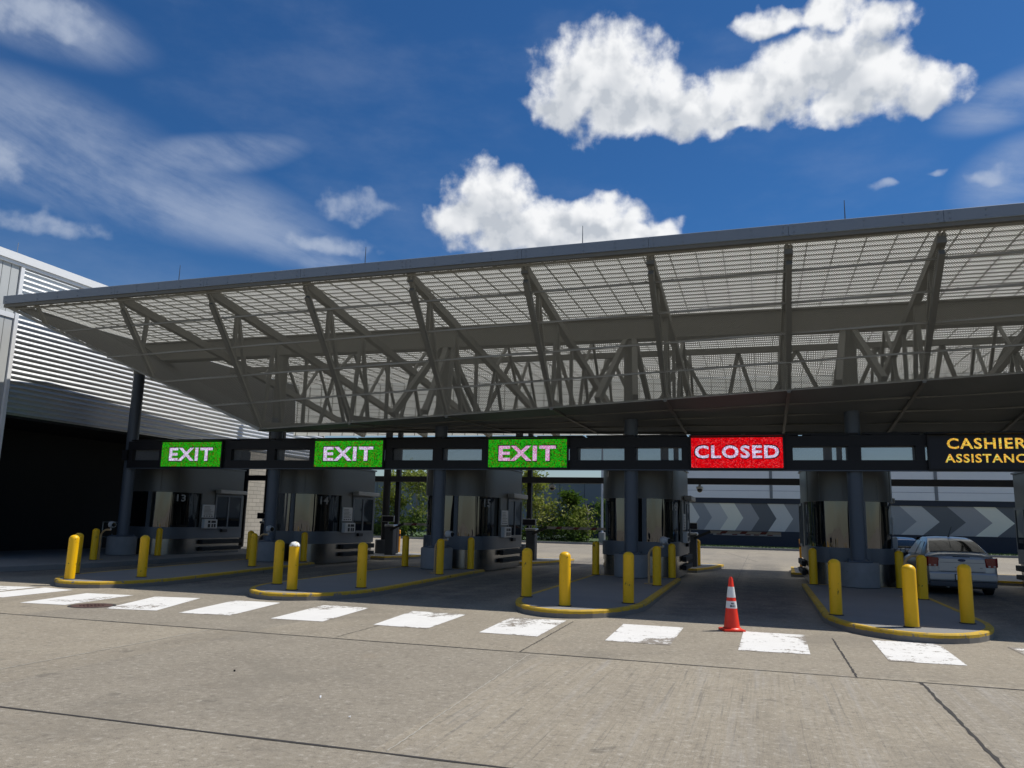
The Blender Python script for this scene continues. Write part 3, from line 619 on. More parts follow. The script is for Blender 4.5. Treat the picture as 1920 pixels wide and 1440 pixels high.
# rear row: canopy posts and the beam that carries the cameras
for k in range(0, 5):
    x = SP*k; t = thing('rear_post', 'dark round rear canopy post behind %s' % LANE[k], 'post', (x,9.25,.15), 0, 'rear canopy posts')
    m = MB(); m.lathe([(.40,0),(.42,.02),(.42,.60),(.40,.62)], n=24); m.build('pedestal', M['trim_dark'], t)
    m = MB(); m.lathe([(.17,.62),(.17,5.7 if k else 8.2)], n=18); m.build('shaft', M['dark_metal'], t)
rb = thing('camera_beam', 'long dark horizontal steel beam behind the booths carrying dome cameras', 'beam', (0,9.3,0))
m = MB(); m.box(-1.25,44,-.12,.12,3.475,3.735); m.build('beam', M['dark_metal'], rb)
for k in range(0, 5):
    x = SP*k+.46; m = MB(); m.box(x-.1,x+.1,.13,.33,.15,6.2); m.build('post', M['dark_metal'], rb)
for i, x in enumerate((14.6,21.0)):
    t = thing('dome_camera', 'dark dome camera hanging under the beam %s' % ('between the booths 15 and 16, before the trees' if i == 0 else 'in front of the chevron wall'), 'camera', (x,9.3,3.475), 0, 'dome cameras under the beam')
    m = MB(); m.tube([(0,0,0),(0,0,-.10)], .05, 10); m.lathe([(.12,-.2),(.15,-.17),(.15,-.10),(.09,-.08)], n=16); m.build('housing', M['galv'], t)
    m = MB(); m.lathe([(.02,-.34),(.08,-.31),(.115,-.25),(.118,-.2)], n=16); m.build('dome', M['pane'], t)

# ================================================================== SIGN GANTRY
gt = thing('sign_gantry', 'long dark box gantry with perforated infill carrying the lane signs', 'gantry', (0,0,0))
GX0, GX1, GY = .12, 46, -.30
m = MB(); m.box(GX0,GX1,GY,-.02+.28,4.15,4.46); m.build('top_chord', M['dark_metal'], gt)
m = MB(); m.box(GX0,GX1,GY,-.02+.28,3.45,3.74); m.build('bottom_chord', M['dark_metal'], gt)
for x in [GX0+.1]+[SP*k+d for k in range(0,7) for d in (0,1.72,4.71)]:
    if x > GX1: continue
    w = .33 if abs(x/SP-round(x/SP)) < .02 else .24
    m = MB(); m.box(x-w/2,x+w/2,GY+.002,.258,3.742,4.148); m.build('upright', M['dark_metal'], gt)
for k in range(0,7):
    for a, b in ((.17,6.35),):
        x0, x1 = SP*k+a, SP*k+b; mm = MB(); mm.add([(x0,-.12,3.74),(x1,-.12,3.74),(x1,-.12,4.15),(x0,-.12,4.15)], [(0,1,2,3)]); o = mm.build('infill_panel', M['infill'], gt)
        uv = o.data.uv_layers.new(name='UVMap')
        for i, q in enumerate(((x0,3.74),(x1,3.74),(x1,4.15),(x0,4.15))): uv.data[i].uv = q
m = MB(); x = GX0+.05
while x < GX1:
    m.box(x+.06,min(x+1.57,GX1),GY+.02,.2,4.485,4.535); m.box(x+.30,x+1.33,GY+.05,.15,4.462,4.484); x += 1.63
m.build('top_flashing', M['dark_metal'], gt)
m = MB(); m.box(GX0,GX1,GY-.03,GY+.05,3.42,3.449); m.build('drip_edge', M['steel_grey'], gt)

def sign(xc, w, kind, words, label):
    t = thing('led_sign', label, 'sign', (xc,GY,3.5), 0, 'lane signs along the gantry')
    m = MB(); m.cbox(-w/2-.05,w/2+.05,-.10,-.005,-.055,.965,.012); m.build('housing', M['black'], t)
    m = MB(); m.box(-w/2-.05,w/2+.05,-.40,-.101,.945,.962); m.build('added_light_shield', M['black'], t)  # added hood that keeps the screen's glow off the soffit above
    m = MB(); m.add([(-w/2,-.105,.0),(w/2,-.105,.0),(w/2,-.105,.91),(-w/2,-.105,.91)], [(0,1,2,3)]); m.build('screen', M[{'green':'led_green','red':'led_red','amber':'led_black'}[kind]], t)
    for body, x0, x1, z0, z1 in words:
        if kind != 'amber':
            o = text_mesh(body, x0, x1, z0, z1, -.108, .03, .0, .03).build('letter_outline', M['black'], t)
        text_mesh(body, x0, x1, z0, z1, -.112, 0.03 if kind != 'amber' else .02, .0).build('lettering', M['led_amber' if kind == 'amber' else 'led_pink' if 'pinkish' in label else 'led_white'], t)
W0 = 2.65
ex = [('EXIT', -.365*W0, .365*W0, .21, .70)]
sign(3.13, W0, 'green', ex, 'green EXIT sign above booth 13, leftmost on the gantry')
sign(9.72, W0, 'green', ex, 'green EXIT sign above the lane between booths 14 and 15')
sign(16.23, W0, 'green', ex, 'green EXIT sign with pinkish letters above the open lane right of booth 15')
sign(22.78, W0, 'red', [('CLOSED', -.46*W0, .46*W0, .285, .675)], 'red CLOSED sign above the lane blocked by a cone')
sign(29.33, W0, 'amber', [('CASHIER', -.88, 1.06, .54, .84), ('ASSISTANCE', -.95, 1.22, .16, .40)], 'black CASHIER ASSISTANCE sign with amber letters above the silver sedan')

# ================================================================== BOOTHS
def booth_outline(inset=0, n=28, yrear_=5.55, front=.85):
    h = 1.3-inset; pts = [(h,yrear_-inset),(-h,yrear_-inset)]; yb = 2.45
    for i in range(n+1):
        a = math.pi+math.pi*i/n; ca, sa = math.cos(a), math.sin(a)
        pts.append((h*math.copysign(abs(ca)**.72, ca), yb+(yb-front-inset)*math.copysign(abs(sa)**.80, sa)))
    return pts
def band(m, ol, z0, z1, i0=None, i1=None, mi=0):
    n = len(ol); rng = range(n) if i0 is None else range(i0, i1)
    m.add([(x,y,z0) for x,y in ol]+[(x,y,z1) for x,y in ol], [[i,(i+1)%n,n+(i+1)%n,n+i] for i in rng], mi, True); return m
def make_booth():
    t = thing('toll_booth', '-', 'toll booth', (0,0,0), 0, 'toll booths')
    o0, o1, o2, o3 = booth_outline(), booth_outline(.03), booth_outline(.05), booth_outline(.09)
    N = len(o0)
    m = MB(); m.prism(o2, .03, .76, 0, 0, True); m.build('base', M['stainless'], t)
    m = MB(); m.prism(o0, .762, 1.215, 0, 0, True)
    for i in (6,12,18,24): x, y = o0[i]; m.beam((x*1.003,y-.003,.77),(x*1.003,y-.003,1.21),.012,.012)
    m.build('waist_band', M['booth_band'], t)
    m = MB(); band(m, o3, 1.217, 2.598, 1, N)
    # glazing: the curved front plus half a metre of each flank; the rest is solid
    m.build('curved_glass', M['glass'], t)
    m = MB(); m.prism(o1, 2.60, 3.70, 0, 0, True)
    for i in (5,10,15,20,25): x, y = o1[i]; m.beam((x*1.004,y-.004,2.62),(x*1.004,y-.004,3.69),.014,.01)
    m.build('upper_panels', M['booth_panel'], t)
    m = MB(); m.prism(booth_outline(-.02), 3.702, 3.76, 0, 0, True); m.build('roof', M['booth_band'], t)
    fx = lambda x: 2.45-1.6*(1-abs(x/1.3)**(1/.72*1.0))**.5 if False else None
    def on(i): return Vector((*o3[i],0))
    for i in (17,):                                   # mullion right of the middle of the bow
        x, y = o3[i]; m = MB(); m.box(x-.07+.03,x+.07+.03,y-.05,y+.05,1.217,2.598); m.build('mullion', M['booth_band'], t)
    # flanks
    for s in (1,-1):
        xa = 1.3*s
        m = MB(); m.box(min(xa-.06*s,xa+.002*s),max(xa-.06*s,xa+.002*s),2.75,5.55,1.216,2.599); m.build('flank_panel', M['booth_panel'], t)
        q = lambda a, b: (min(xa+a*s,xa+b*s), max(xa+a*s,xa+b*s))
        w = MB(); f = lambda y0,y1,z0,z1: w.box(*q(.004,.045),y0,y1,z0,z1)
        f(3.6,5.4,2.52,2.60); f(3.6,5.4,1.16,1.24); f(3.6,3.68,1.24,2.52); f(5.32,5.4,1.24,2.52); f(4.44,4.52,1.24,2.52)
        wf = w.build('service_window', M['booth_band'], t)
        m = MB(); m.box(*q(.004,.018),3.68,4.44,1.24,2.52); m.box(*q(.004,.024),4.52,5.32,1.24,2.52); m.build('pane', M['pane'], wf)
        for z0, z1 in ((.54,.72),(.27,.42)):
            m = MB(); m.cbox(*q(-.02,.12),2.85,5.48,z0,z1,.02); m.build('bumper_rail', M['rubber'], t)
        if s < 0: continue
        m = MB(); m.cbox(*q(.003,.26),3.6,5.45,2.64,2.80,.02); m.build('light_hood', M['cam_grey'], t)
        m = MB(); m.cbox(*q(.005,.10),4.1,4.45,1.02,1.14,.01); m.build('cash_drawer', M['black'], t)
        pl = MB(); pl.cbox(*q(.004,.05),2.80,3.56,1.62,2.15,.008); pl = pl.build('notice_board', M['sign_white'], t)
        m = MB()
        for r in range(7): y1 = random.uniform(3.2,3.48); m.box(*q(.051,.054),2.88,y1,2.06-r*.052,2.075-r*.052)
        for r in range(4): m.box(*q(.051,.054),2.88+r*.16,2.97+r*.16,1.66,1.70)
        m.build('print', M['sign_ink'], pl)
        rd = MB(); rd.cbox(*q(.004,.16),2.84,3.66,1.17,1.55,.02); rd = rd.build('card_reader', M['sign_white'], t)
        m = MB()
        for a, b, z0, z1 in ((3.05,3.2,1.40,1.50),(3.26,3.55,1.40,1.50),(3.05,3.2,1.22,1.36),(3.28,3.38,1.22,1.36),(3.43,3.55,1.22,1.36)): m.box(*q(.161,.166),a,b,z0,z1)
        m.build('slot', M['black'], rd)
    return t
def booth_number(k, t):
    # stuck on the glass at the right shoulder of the bow
    o = booth_outline(.06); i0 = len(o)-6; a = Vector((*o[i0],0)); b = Vector((*o[i0+2],0)); d = (b-a).normalized(); c = (a+b)/2
    mm = text_mesh(BN[k], -.20, .20, 2.24, 2.52, 0, .03, .0); ang = math.atan2(d.y, d.x)
    ob = mm.build('lane_number', M['num'], t); ob.location = (c.x+.03*math.sin(ang), c.y-.03*math.cos(ang), 0); ob.rotation_euler = (0,0,ang)
proto = make_booth()
BL = {0:'rounded grey toll booth numbered 13 beside the dark wall', 1:'rounded grey toll booth numbered 14 behind the white-capped bollard', 2:'rounded grey toll booth numbered 15 left of the open lane',
      3:'rounded toll booth left of the orange cone lane, under the CLOSED sign', 4:'rounded toll booth with dark bow window left of the silver sedan', 5:'toll booth cut off by the right edge, beyond the silver sedan'}
booths = []
for k in range(6):
    b = proto if k == 0 else copy_tree(proto)
    b.location = (SP*k+(.25 if k == 5 else 0), 0, 0); b['label'] = BL[k]; booths.append(b)
for k in range(4): booth_number(k, booths[k])

# ================================================================== BOLLARDS
def make_bollard():
    t = thing('bollard', '-', 'bollard', (0,0,0), 0, 'yellow steel bollards')
    m = MB(); prof = [(.115,0),(.115,.95)]
    for i in range(1,7): a = i/6*math.pi/2; prof.append((.115*math.cos(a)+.002, .95+.10*math.sin(a)))
    m.lathe(prof, n=24); m.build('post', M['yellow'], t)
    m = MB(); m.lathe([(.14,0),(.14,.006),(.118,.016)], n=24); m.build('collar', M['joint'], t)
    return t
bp = make_bollard(); bp_used = [False]
def bollard(x, y, label, h=1):
    b = bp if not bp_used[0] else copy_tree(bp); bp_used[0] = True
    b.location = (x,y,.151); b.rotation_euler = (random.uniform(-.008,.008),random.uniform(-.012,.012),random.uniform(0,6.3)); b.scale = (1,1,h); b['label'] = label; return b
IW = {1:'the leftmost island', 2:'the second island from the left', 3:'the island left of the orange cone', 4:'the island right of the orange cone'}
PB = {1:[(7.49,-9.55,'nose'),(6.15,-8.1,'hid'),(8.31,-8.1,'fr'),(7.82,-2.77,'mid'),(5.35,.56,'rl'),(7.45,.85,'rr')],
      2:[(13.39,-9.17,'nose'),(12.25,-8.02,'fl'),(14.41,-7.84,'fr'),(14.19,-2.5,'mid'),(11.71,.4,'rl'),(14.1,.42,'rr')],
      3:[(19.68,-9.32,'nose'),(18.48,-7.91,'fl'),(20.75,-8.12,'fr'),(20.7,-2.93,'mid'),(18.35,.42,'rl'),(20.75,.42,'rr')],
      4:[(25.85,-9.63,'nose'),(24.76,-8.23,'fl'),(26.94,-8.5,'fr'),(27.1,-3.41,'mid'),(24.85,.3,'rl'),(27.15,.2,'rr')]}
PH = {'nose':'bright yellow bollard at the sunlit front tip of %s', 'hid':'yellow bollard almost hidden behind the front tip bollard of %s', 'fl':'yellow bollard at the front left corner of %s',
      'fr':'yellow bollard at the front right corner of %s', 'mid':'yellow bollard with a bent pipe beside it on %s', 'rl':'shaded yellow bollard left of the column pedestal on %s', 'rr':'shaded yellow bollard right of the column pedestal on %s'}
for k, l in PB.items():
    for x, y, w in l:
        lab = PH[w] % IW[k]
        if k == 2 and w == 'nose': lab = 'yellow bollard with white spattered top at the tip of the second island'
        b = bollard(x, y, lab)
        if k == 2 and w == 'nose':
            m = MB(); pr = []
            for i in range(0,6): a = i/6*math.pi/2; pr.append((.118*math.cos(a)+.003, .955+.102*math.sin(a)))
            pr.append((.004, 1.058)); m.lathe(pr, n=24)
            mt, t_, out_ = material('white_spatter'); q = t_.noise(t_.pos(), 14, 5, .7); principled(t_, out_, t_.mix(t_.step(q,.50,.60), (.82,.82,.80), (.5,.42,.2)), .7); m.build('white_cap', mt, b)
bollard(1.86,-3.19,'dull yellow bollard with camera beside the kerb of the dark left sidewalk')
bollard(1.34,.43,'dull yellow bollard in front of booth 13 right of its column pedestal')
bollard(6.62,9.4,'dark yellow bollard against the gate machine behind booth 14')
bollard(14.0,8.1,'dark yellow bollard against the gate machine behind booth 15')
bollard(20.9,8.9,'narrow dark yellow bollard at the gate right of the CLOSED lane booth')

# lane cameras on bent conduits
def make_camera():
    t = thing('lane_camera', '-', 'camera', (0,0,0), 0, 'white lane cameras')
    m = MB(); pts = [(-.30,0,0),(-.30,0,.75)]
    for i in range(1,8): a = i/7*math.pi/2; pts.append((-.30+.26*(1-math.cos(a)),0,.75+.26*math.sin(a)))
    pts.append((.1,0,1.01)); m.tube(pts, .032, 10); m.box(-.42,-.18,-.08,.08,0,.02); m.build('conduit', M['tan'], t)
    m = MB(); m.tube([(.1,0,1.0),(.1,0,1.1)], .03, 8); m.lathe([(.04,1.08),(.10,1.11),(.125,1.19),(.10,1.27),(.03,1.30)], (.12,0,0), 16); m.tube([(.12,0,1.19),(.26,-.06,1.18)], .09, 14); m.build('housing', M['cam_grey'], t)
    m = MB(); m.tube([(.261,-.0605,1.18),(.275,-.066,1.179)], .07, 14); m.build('lens', M['pane'], t)
    return t
cp0 = make_camera(); first = True
for x, y, lab in [(8.0,-2.4,'white lane camera on tan bent pipe beside booth 14'),(14.2,-2.2,'white lane camera on tan bent pipe in front of booth 15'),(20.72,-2.45,'white lane camera on tan bent pipe left of the orange cone lane'),
                  (27.1,-2.95,'tan bent conduit pipe between the bollard and the silver sedan'),(2.05,-2.85,'white lane camera on the dark sidewalk left of booth 13')]:
    c = cp0 if first else copy_tree(cp0); first = False; c.location = (x,y,.15); c['label'] = lab
    if 'conduit' in lab:
        c.name = 'bent_conduit'; c['category'] = 'conduit'; del c['group']
        for ch in list(c.children):
            if not ch.name.startswith('conduit'): bpy.data.objects.remove(ch)

# gate machines with folding arms
def gate(x, y, reach, label, fold=True):
    t = thing('gate_machine', label, 'barrier gate', (x,y,.15), 0, 'barrier gates behind the booths')
    m = MB(); m.cbox(-.2,.2,-.2,.2,0,1.22,.03); m.build('cabinet', M['trim_dark'], t)
    m = MB(); m.cbox(-.24,.24,-.24,.24,1.225,1.34,.04); m.build('lid', M['galv'], t)
    m = MB(); m.cbox(-.34,.26,-.3,-.24,1.45,1.73,.01); m.box(-.06,-.02,-.27,-.23,1.34,1.45); s = m.build('display_box', M['galv'], t)
    m = MB(); m.box(-.31,.23,-.306,-.302,1.48,1.70); m.build('display', M['led_black'], s)
    a = MB(); a.beam((.1,-.28,1.10),(.75,-.28,1.40),.05,.10); a.build('elbow_arm', M['black'], t)
    a = MB(); a.beam((.72,-.28,1.38),(reach,-.28,1.38),.04,.11); a = a.build('arm', M['arm_white'], t)
    m = MB(); q = 1.1
    while q < reach-.3: m.add([(q,-.302,1.33),(q+.22,-.302,1.33),(q+.32,-.302,1.43),(q+.10,-.302,1.43)], [(0,1,2,3)]); q += .75
    m.build('stripe', M['arm_red'], a)
gate(7.45,8.0,2.6,'barrier gate with lowered arm behind booth 14, before the leafy tree')
gate(14.05,8.0,4.3,'barrier gate with lowered arm in the open lane right of booth 15')
gate(20.75,8.0,3.4,'barrier gate with lowered arm below the chevron wall')
gate(.9,8.0,3.4,'barrier gate with dark display left of the column of booth 14')
for x, y, lab in ((5.43,13.2,'thin amber marker post standing in the sun behind booth 14'),(24.95,10.4,'thin amber marker post at the right side of the cone lane'),(31.4,16,'thin amber marker post behind the roof of the silver sedan')):
    t = thing('marker_post', lab, 'marker post', (x,y,.15 if y < 11 else 0), 0, 'amber marker posts')
    m = MB(); m.lathe([(.05,.02),(.05,1.15),(.03,1.17)], n=12); m.build('post', M['amber'], t)
    m = MB(); m.lathe([(.15,0),(.14,.02),(.06,.05)], n=14); m.build('foot', M['rubber'], t)
    m = MB(); m.lathe([(.052,.85),(.052,.98)], n=12); m.build('band', M['arm_red'], t)

# traffic cones
def cone(x, y, rz, label, s=1.0, z=0, words=True):
    t = thing('traffic_cone', label, 'traffic cone', (x,y,z), rz, 'traffic cones'); t.scale = (s,s,s)
    m = MB(); m.cbox(-.185,.185,-.185,.185,0,.035,.012); m.lathe([(.165,.034),(.15,.055),(.135,.06)], n=24); m.build('foot', M['orange'], t)
    rr = lambda z: .135+(.032-.135)*(z-.06)/(.90-.06)
    m = MB(); m.lathe([(.135,.058),(rr(.87),.87),(.022,.90),(.02,.905)], n=28); m.build('body', M['orange'], t)
    m = MB(); m.lathe([(rr(.38)+.003,.38),(rr(.50)+.003,.50)], n=28); lo_ = m.build('sleeve', M['reflective'], t)
    m = MB(); m.lathe([(rr(.56)+.003,.56),(rr(.74)+.003,.74)], n=28); m.build('sleeve', M['reflective'], t)
    if words:
        for wd, hw, z0, z1 in (('MAC',.034,.448,.476),('MAC',.052,.402,.438)):
            mm = text_mesh(wd, -hw, hw, z0, z1, 0, .03)
            mm.v = [((rr(v[2])+.005)*math.sin(v[0]/.1), -(rr(v[2])+.005)*math.cos(v[0]/.1), v[2]) for v in mm.v]; mm.build('stencil', M['black'], lo_)
cone(22.9,-10.36,.35,'tall orange traffic cone with two white sleeves standing in the closed lane')
cone(-.62,1.5,.1,'small red and white cone behind the leftmost column pedestal',.95,.15,False)
t = thing('handrail', 'plain pipe handrail on the dark sidewalk behind the leftmost column', 'handrail', (-2.3,1.35,.15))
m = MB(); m.tube([(0,0,0),(0,0,1.2),(2.0,0,1.2),(2.0,0,0)], .025, 8); m.tube([(0,0,.6),(2,0,.6)], .02, 8); m.build('rail', M['galv'], t)
# ================================================================== SEDAN
def glass_car():
    m, t, out = material('car_glass'); principled(t, out, (.012,.014,.014), .06, Specular_IOR_Level=.22); return m
M['carglass'] = glass_car()
def paint_car(name, col):
    m, t, out = material(name); n = t.noise(t.pos(), 3, 3); principled(t, out, t.mix(n, tuple(c*.96 for c in col), tuple(c*1.04 for c in col)), .3, .45, Coat_Weight=.6, Coat_Roughness=.06); return m
M['silver'] = paint_car('silver_blue_paint', (.40,.41,.425)); M['darkcar'] = paint_car('dark_car_paint', (.015,.018,.025)); M['whitecar'] = paint_car('white_car_paint', (.75,.76,.78))
M['tail'] = simple('red_tail_lens', (.22,.008,.012), .12, var=.3, scale=30); M['clear_lens'] = simple('clear_lens', (.5,.42,.42), .15); M['trim'] = simple('dark_bumper_plastic', (.055,.06,.07), .6)
M['plate'] = simple('number_plate', (.62,.66,.68), .5); M['badge'] = simple('blue_oval_badge', (.012,.03,.10), .25); M['chrome'] = simple('chrome', (.6,.6,.62), .12, 1.0)
def loft(m, secs, mi=0, closed=False, caps=True, smooth=True):
    n = len(secs[0]); b = len(m.v)
    for s in secs: m.v += [tuple(p) for p in s]
    for i in range(len(secs)-1):
        for k in range(n-1 if not closed else n):
            k2 = (k+1)%n; m.f.append([b+i*n+k, b+(i+1)*n+k, b+(i+1)*n+k2, b+i*n+k2]); m.m.append(mi); m.sm.append(smooth)
    if caps:
        m.f.append([b+k for k in range(n)]); m.m.append(mi); m.sm.append(False)
        m.f.append([b+(len(secs)-1)*n+k for k in range(n)][::-1]); m.m.append(mi); m.sm.append(False)
def sedan(name, label, x, y, rz, paint, detail=True, sc=1.0):
    t = thing(name, label, 'car', (x,y,0), rz); t.scale = (sc,sc,sc)
    L_ = 4.4; hw = .86
    def sec(yy, w, zb, belt, deck, tuck):
        h = [(tuck*w,zb),(w*.97,zb+.08),(w,zb+.30),(w*.995,belt-.18),(w*.95,belt-.04),(w*.88,belt+.012),(w*.60,deck),(w*.25,deck+.012)]
        return [Vector((-a,yy,z)) for a,z in h]+[Vector((a,yy,z)) for a,z in reversed(h)]
    st = [(0.0,.74,.34,.92,.965,.95),(.03,.80,.30,.97,1.02,.93),(.12,.845,.26,1.0,1.07,.92),(.35,.87,.22,.995,1.085,.9),(.75,.875,.20,.98,1.06,.9),(1.3,.875,.19,.965,.99,.9),(2.2,.875,.19,.95,.96,.9),
          (3.0,.872,.19,.94,.985,.9),(3.5,.865,.20,.90,.95,.9),(4.0,.83,.23,.82,.85,.9),(4.3,.74,.28,.72,.74,.9),(4.4,.62,.36,.62,.63,.9)]
    b = MB(); loft(b, [sec(*s) for s in st]); body = b.build('body', M[paint], t)
    # greenhouse
    def cab(yy, wb, wt, zb, zt):
        return [Vector(p) for p in ((-wb,yy,zb),(-wb*.985,yy,zb+.05),(-wt,yy,zt-.075),(-wt*.92,yy,zt-.022),(-wt*.4,yy,zt),(wt*.4,yy,zt),(wt*.92,yy,zt-.022),(wt,yy,zt-.075),(wb*.985,yy,zb+.05),(wb,yy,zb))]
    cs = [(.42,.79,.77,1.0,1.10),(.62,.80,.735,.99,1.20),(.95,.81,.665,.98,1.345),(1.28,.81,.60,.96,1.448),(1.6,.81,.56,.95,1.49),(1.9,.81,.555,.945,1.505),(2.2,.81,.56,.94,1.50),(2.6,.80,.565,.93,1.46),(2.95,.77,.62,.93,1.32),(3.3,.75,.66,.92,1.13),(3.55,.72,.68,.90,1.0)]
    c = MB(); loft(c, [cab(*s) for s in cs]); c.build('roof', M[paint], t)
    g_ = MB(); rows = [(.455,.765,1.118),(.62,.735,1.20),(.95,.665,1.345),(1.09,.637,1.389)]; vs_ = []
    for yy, wt, zt in rows: vs_ += [(-.885*wt,yy-.008,zt-.004),(-.4*wt,yy-.008,zt+.014),(.4*wt,yy-.008,zt+.014),(.885*wt,yy-.008,zt-.004)]
    g_.add(vs_, [(4*r+q, 4*r+q+1, 4*r+q+5, 4*r+q+4) for r in range(3) for q in range(3)], 0, True); g_.build('rear_window', M['carglass'], t)
    g_ = MB(); g_.add([(-.62,3.42,1.08),(.62,3.42,1.08),(.575,2.68,1.43),(-.575,2.68,1.43)], [(3,2,1,0)]); g_.v = [(vx,vy+.02,vz+.03) for vx,vy,vz in g_.v]; g_.build('windscreen', M['carglass'], t)
    for s in (1,-1):
        g_ = MB()
        for q in (((.95,1.04),(1.72,1.02),(1.72,1.38),(1.30,1.36)),((1.82,1.02),(2.95,1.0),(2.50,1.385),(1.82,1.38))):
            pts = [(s*(.80-(z-.99)*.52+.02), yy, z) for yy, z in q]; g_.add(pts, [(0,1,2,3)] if s > 0 else [(3,2,1,0)])
        g_.build('side_window', M['carglass'], t)
        w_ = MB(); w_.cbox(*sorted((s*.90,s*1.06)),2.68,2.78,.98,1.12,.03); w_.build('mirror', M[paint], t)
    for yy in (.82,3.52):
        for s in (1,-1):
            wh = MB(); wh.tube([(s*.66,yy,.315),(s*.68,yy,.315),(s*.85,yy,.315),(s*.868,yy,.315)], [.29,.315,.315,.285], 28); wo = wh.build('wheel', M['rubber'], t)
            rm = MB(); rm.tube([(s*.86,yy,.315),(s*.876,yy,.315)], [.215,.19], 20); rm.build('rim', M['galv'], wo)
    u = MB(); u.box(-.80,.80,.25,4.1,.17,.24); u.build('underbody', M['black'], t)
    if not detail: 
        for s in (1,-1):
            l = MB(); l.cbox(*sorted((s*.58,s*.80)),-.02,.06,.72,.88,.02); l.build('tail_light', M['tail'], t)
        return t
    for s in (1,-1):                                     # tail lamps wrap round the corners
        l = MB(); cs_ = [(.548,-.034,.955,.945),(.60,-.034,.735,.965),(.70,-.03,.735,.972),(.79,-.008,.735,.98),(.858,.07,.75,.985),(.893,.20,.79,.975),(.893,.30,.86,.955)]
        cs_[0] = (.552,-.034,.93,.965)
        vs_ = []
        for xx, yy, zb, zt in cs_: vs_ += [(s*xx,yy,zb),(s*xx,yy,zt),(s*(xx-.05),yy+.05,zb),(s*(xx-.05),yy+.05,zt)]
        fs_ = []
        for q in range(len(cs_)-1):
            o_ = 4*q
            for p_, r_ in ((0,1),(1,3),(3,2),(2,0)): fs_.append((o_+p_,o_+4+p_,o_+4+r_,o_+r_) if s > 0 else (o_+r_,o_+4+r_,o_+4+p_,o_+p_))
        l.add(vs_, fs_); lo = l.build('tail_light', M['tail'], t)
        l = MB(); l.add([(s*.612,-.039,.748),(s*.785,-.014,.748),(s*.785,-.014,.785),(s*.612,-.039,.785)], [(0,1,2,3)] if s > 0 else [(3,2,1,0)]); l.build('reversing_lens', M['clear_lens'], lo)
    tl = MB(); tl.cbox(-.56,.56,-.022,.05,.60,.965,.03); tl = tl.build('boot_lid', M[paint], t)
    k = MB(); k.box(-.53,.53,-.026,-.02,.838,.846); k.box(-.50,.50,-.026,-.02,.603,.609); k.build('shut_line', M['trim'], tl)
    k = MB(); k.cbox(-.2,.2,-.012,.06,.985,1.01,.006); k.build('high_brake_light', M['trim'], t)
    bd = MB(); n = 24; bd.add([(.095*math.cos(2*math.pi*i/n),-.028,.905+.038*math.sin(2*math.pi*i/n)) for i in range(n)]+[(.095*math.cos(2*math.pi*i/n),-.02,.905+.038*math.sin(2*math.pi*i/n)) for i in range(n)], [list(range(n))]+[[i,(i+1)%n,n+(i+1)%n,n+i] for i in range(n)]); bd = bd.build('badge', M['badge'], tl)
    text_mesh('Ford', -.055, .055, .89, .92, -.030, .0).build('badge_script', M['chrome'], bd)
    text_mesh('FOCUS', -.17, .17, .700, .722, -.0245, .0).build('boot_lettering', M['chrome'], tl)
    text_mesh('SE', .42, .48, .705, .728, -.0245, .02).build('trim_lettering', M['trim'], tl)
    bu = MB(); bu.cbox(-.80,.80,-.085,.10,.36,.60,.05); bu = bu.build('bumper', M[paint], t)
    k = MB(); k.cbox(-.79,.79,-.065,.10,.22,.358,.03); k.box(-.77,.77,-.07,-.06,.275,.287); k.build('bumper_skirt', M['trim'], t)
    p_ = MB(); p_.cbox(-.20,.20,-.098,-.086,.385,.55,.012); p_ = p_.build('plate_frame', M['black'], t)
    k = MB(); k.add([(-.175,-.10,.405),(.175,-.10,.405),(.175,-.10,.535),(-.175,-.10,.535)], [(0,1,2,3)]); k.build('number_plate', M['plate'], p_)
    a_ = MB(); a_.tube([(.0,1.36,1.485),(.0,1.36,1.52)], [.03,.02], 8); a_.tube([(.0,1.36,1.52),(.03,1.05,1.78)], .006, 6); a_.build('aerial', M['black'], t)
    k = MB(); k.tube([(-.35,-.02,.22),(-.35,.2,.22)], .025, 10); k.build('exhaust', M['galv'], t)
    return t
sedan('parked_sedan', 'silver blue sedan seen from behind, waiting at the cashier lane', 28.82, .62, 0, 'silver', True, 1.075)
sedan('parked_sedan', 'dark car ahead of the silver sedan, mostly hidden by the booth', 28.6, 8.2, .0, 'darkcar', False, 1.0)

# ================================================================== BEYOND: chevron wall, grey buildings
YM = 47.0
M['ch'] = [simple('mural_grey', c, .8, var=.05, scale=.6) for c in ((.72,.70,.66),(.31,.32,.34),(.55,.54,.53),(.82,.79,.68),(.37,.36,.365),(.14,.145,.155),(.64,.63,.61),(.27,.27,.28))]
M['mural_dark'] = simple('mural_navy', (.03,.036,.052), .8, var=.1, scale=.8); M['light_band'] = simple('pale_blue_grey_cladding', (.78,.79,.81), .55, var=.06, scale=.5); M['grey_wall'] = simple('blue_grey_wall', (.20,.215,.235), .8, var=.08, scale=.3)
mw_ = thing('mural_building', 'long building with grey chevron mural and pale upper cladding beyond the lanes', 'building', (30,YM,0))
def MBB(m, n, mat): return m.build(n, mat, mw_, (-30,-YM,0))
m = MB(); m.box(17.0,90,YM,YM+20,0,1.40); MBB(m, 'plinth', M['mural_dark'])
m = MB(); m.box(17.0,90,YM+.02,YM+20,1.40,3.73); MBB(m, 'wall', M['ch'][2])
m = MB(); m.box(17.0,90,YM-.06,YM+20,3.735,4.18); MBB(m, 'dark_course', M['mural_dark'])
m = MB(); m.box(16.9,90,YM-.10,YM+20,4.185,4.81); m.box(16.9,90,YM-.07,YM+20,4.83,7.0); MBB(m, 'upper_cladding', M['light_band'])
for x in (24.3,37.05,49): m = MB(); m.box(x-.12,x+.12,YM-.13,YM-.105,4.2,7.0); MBB(m, 'pilaster', M['grey_wall'])
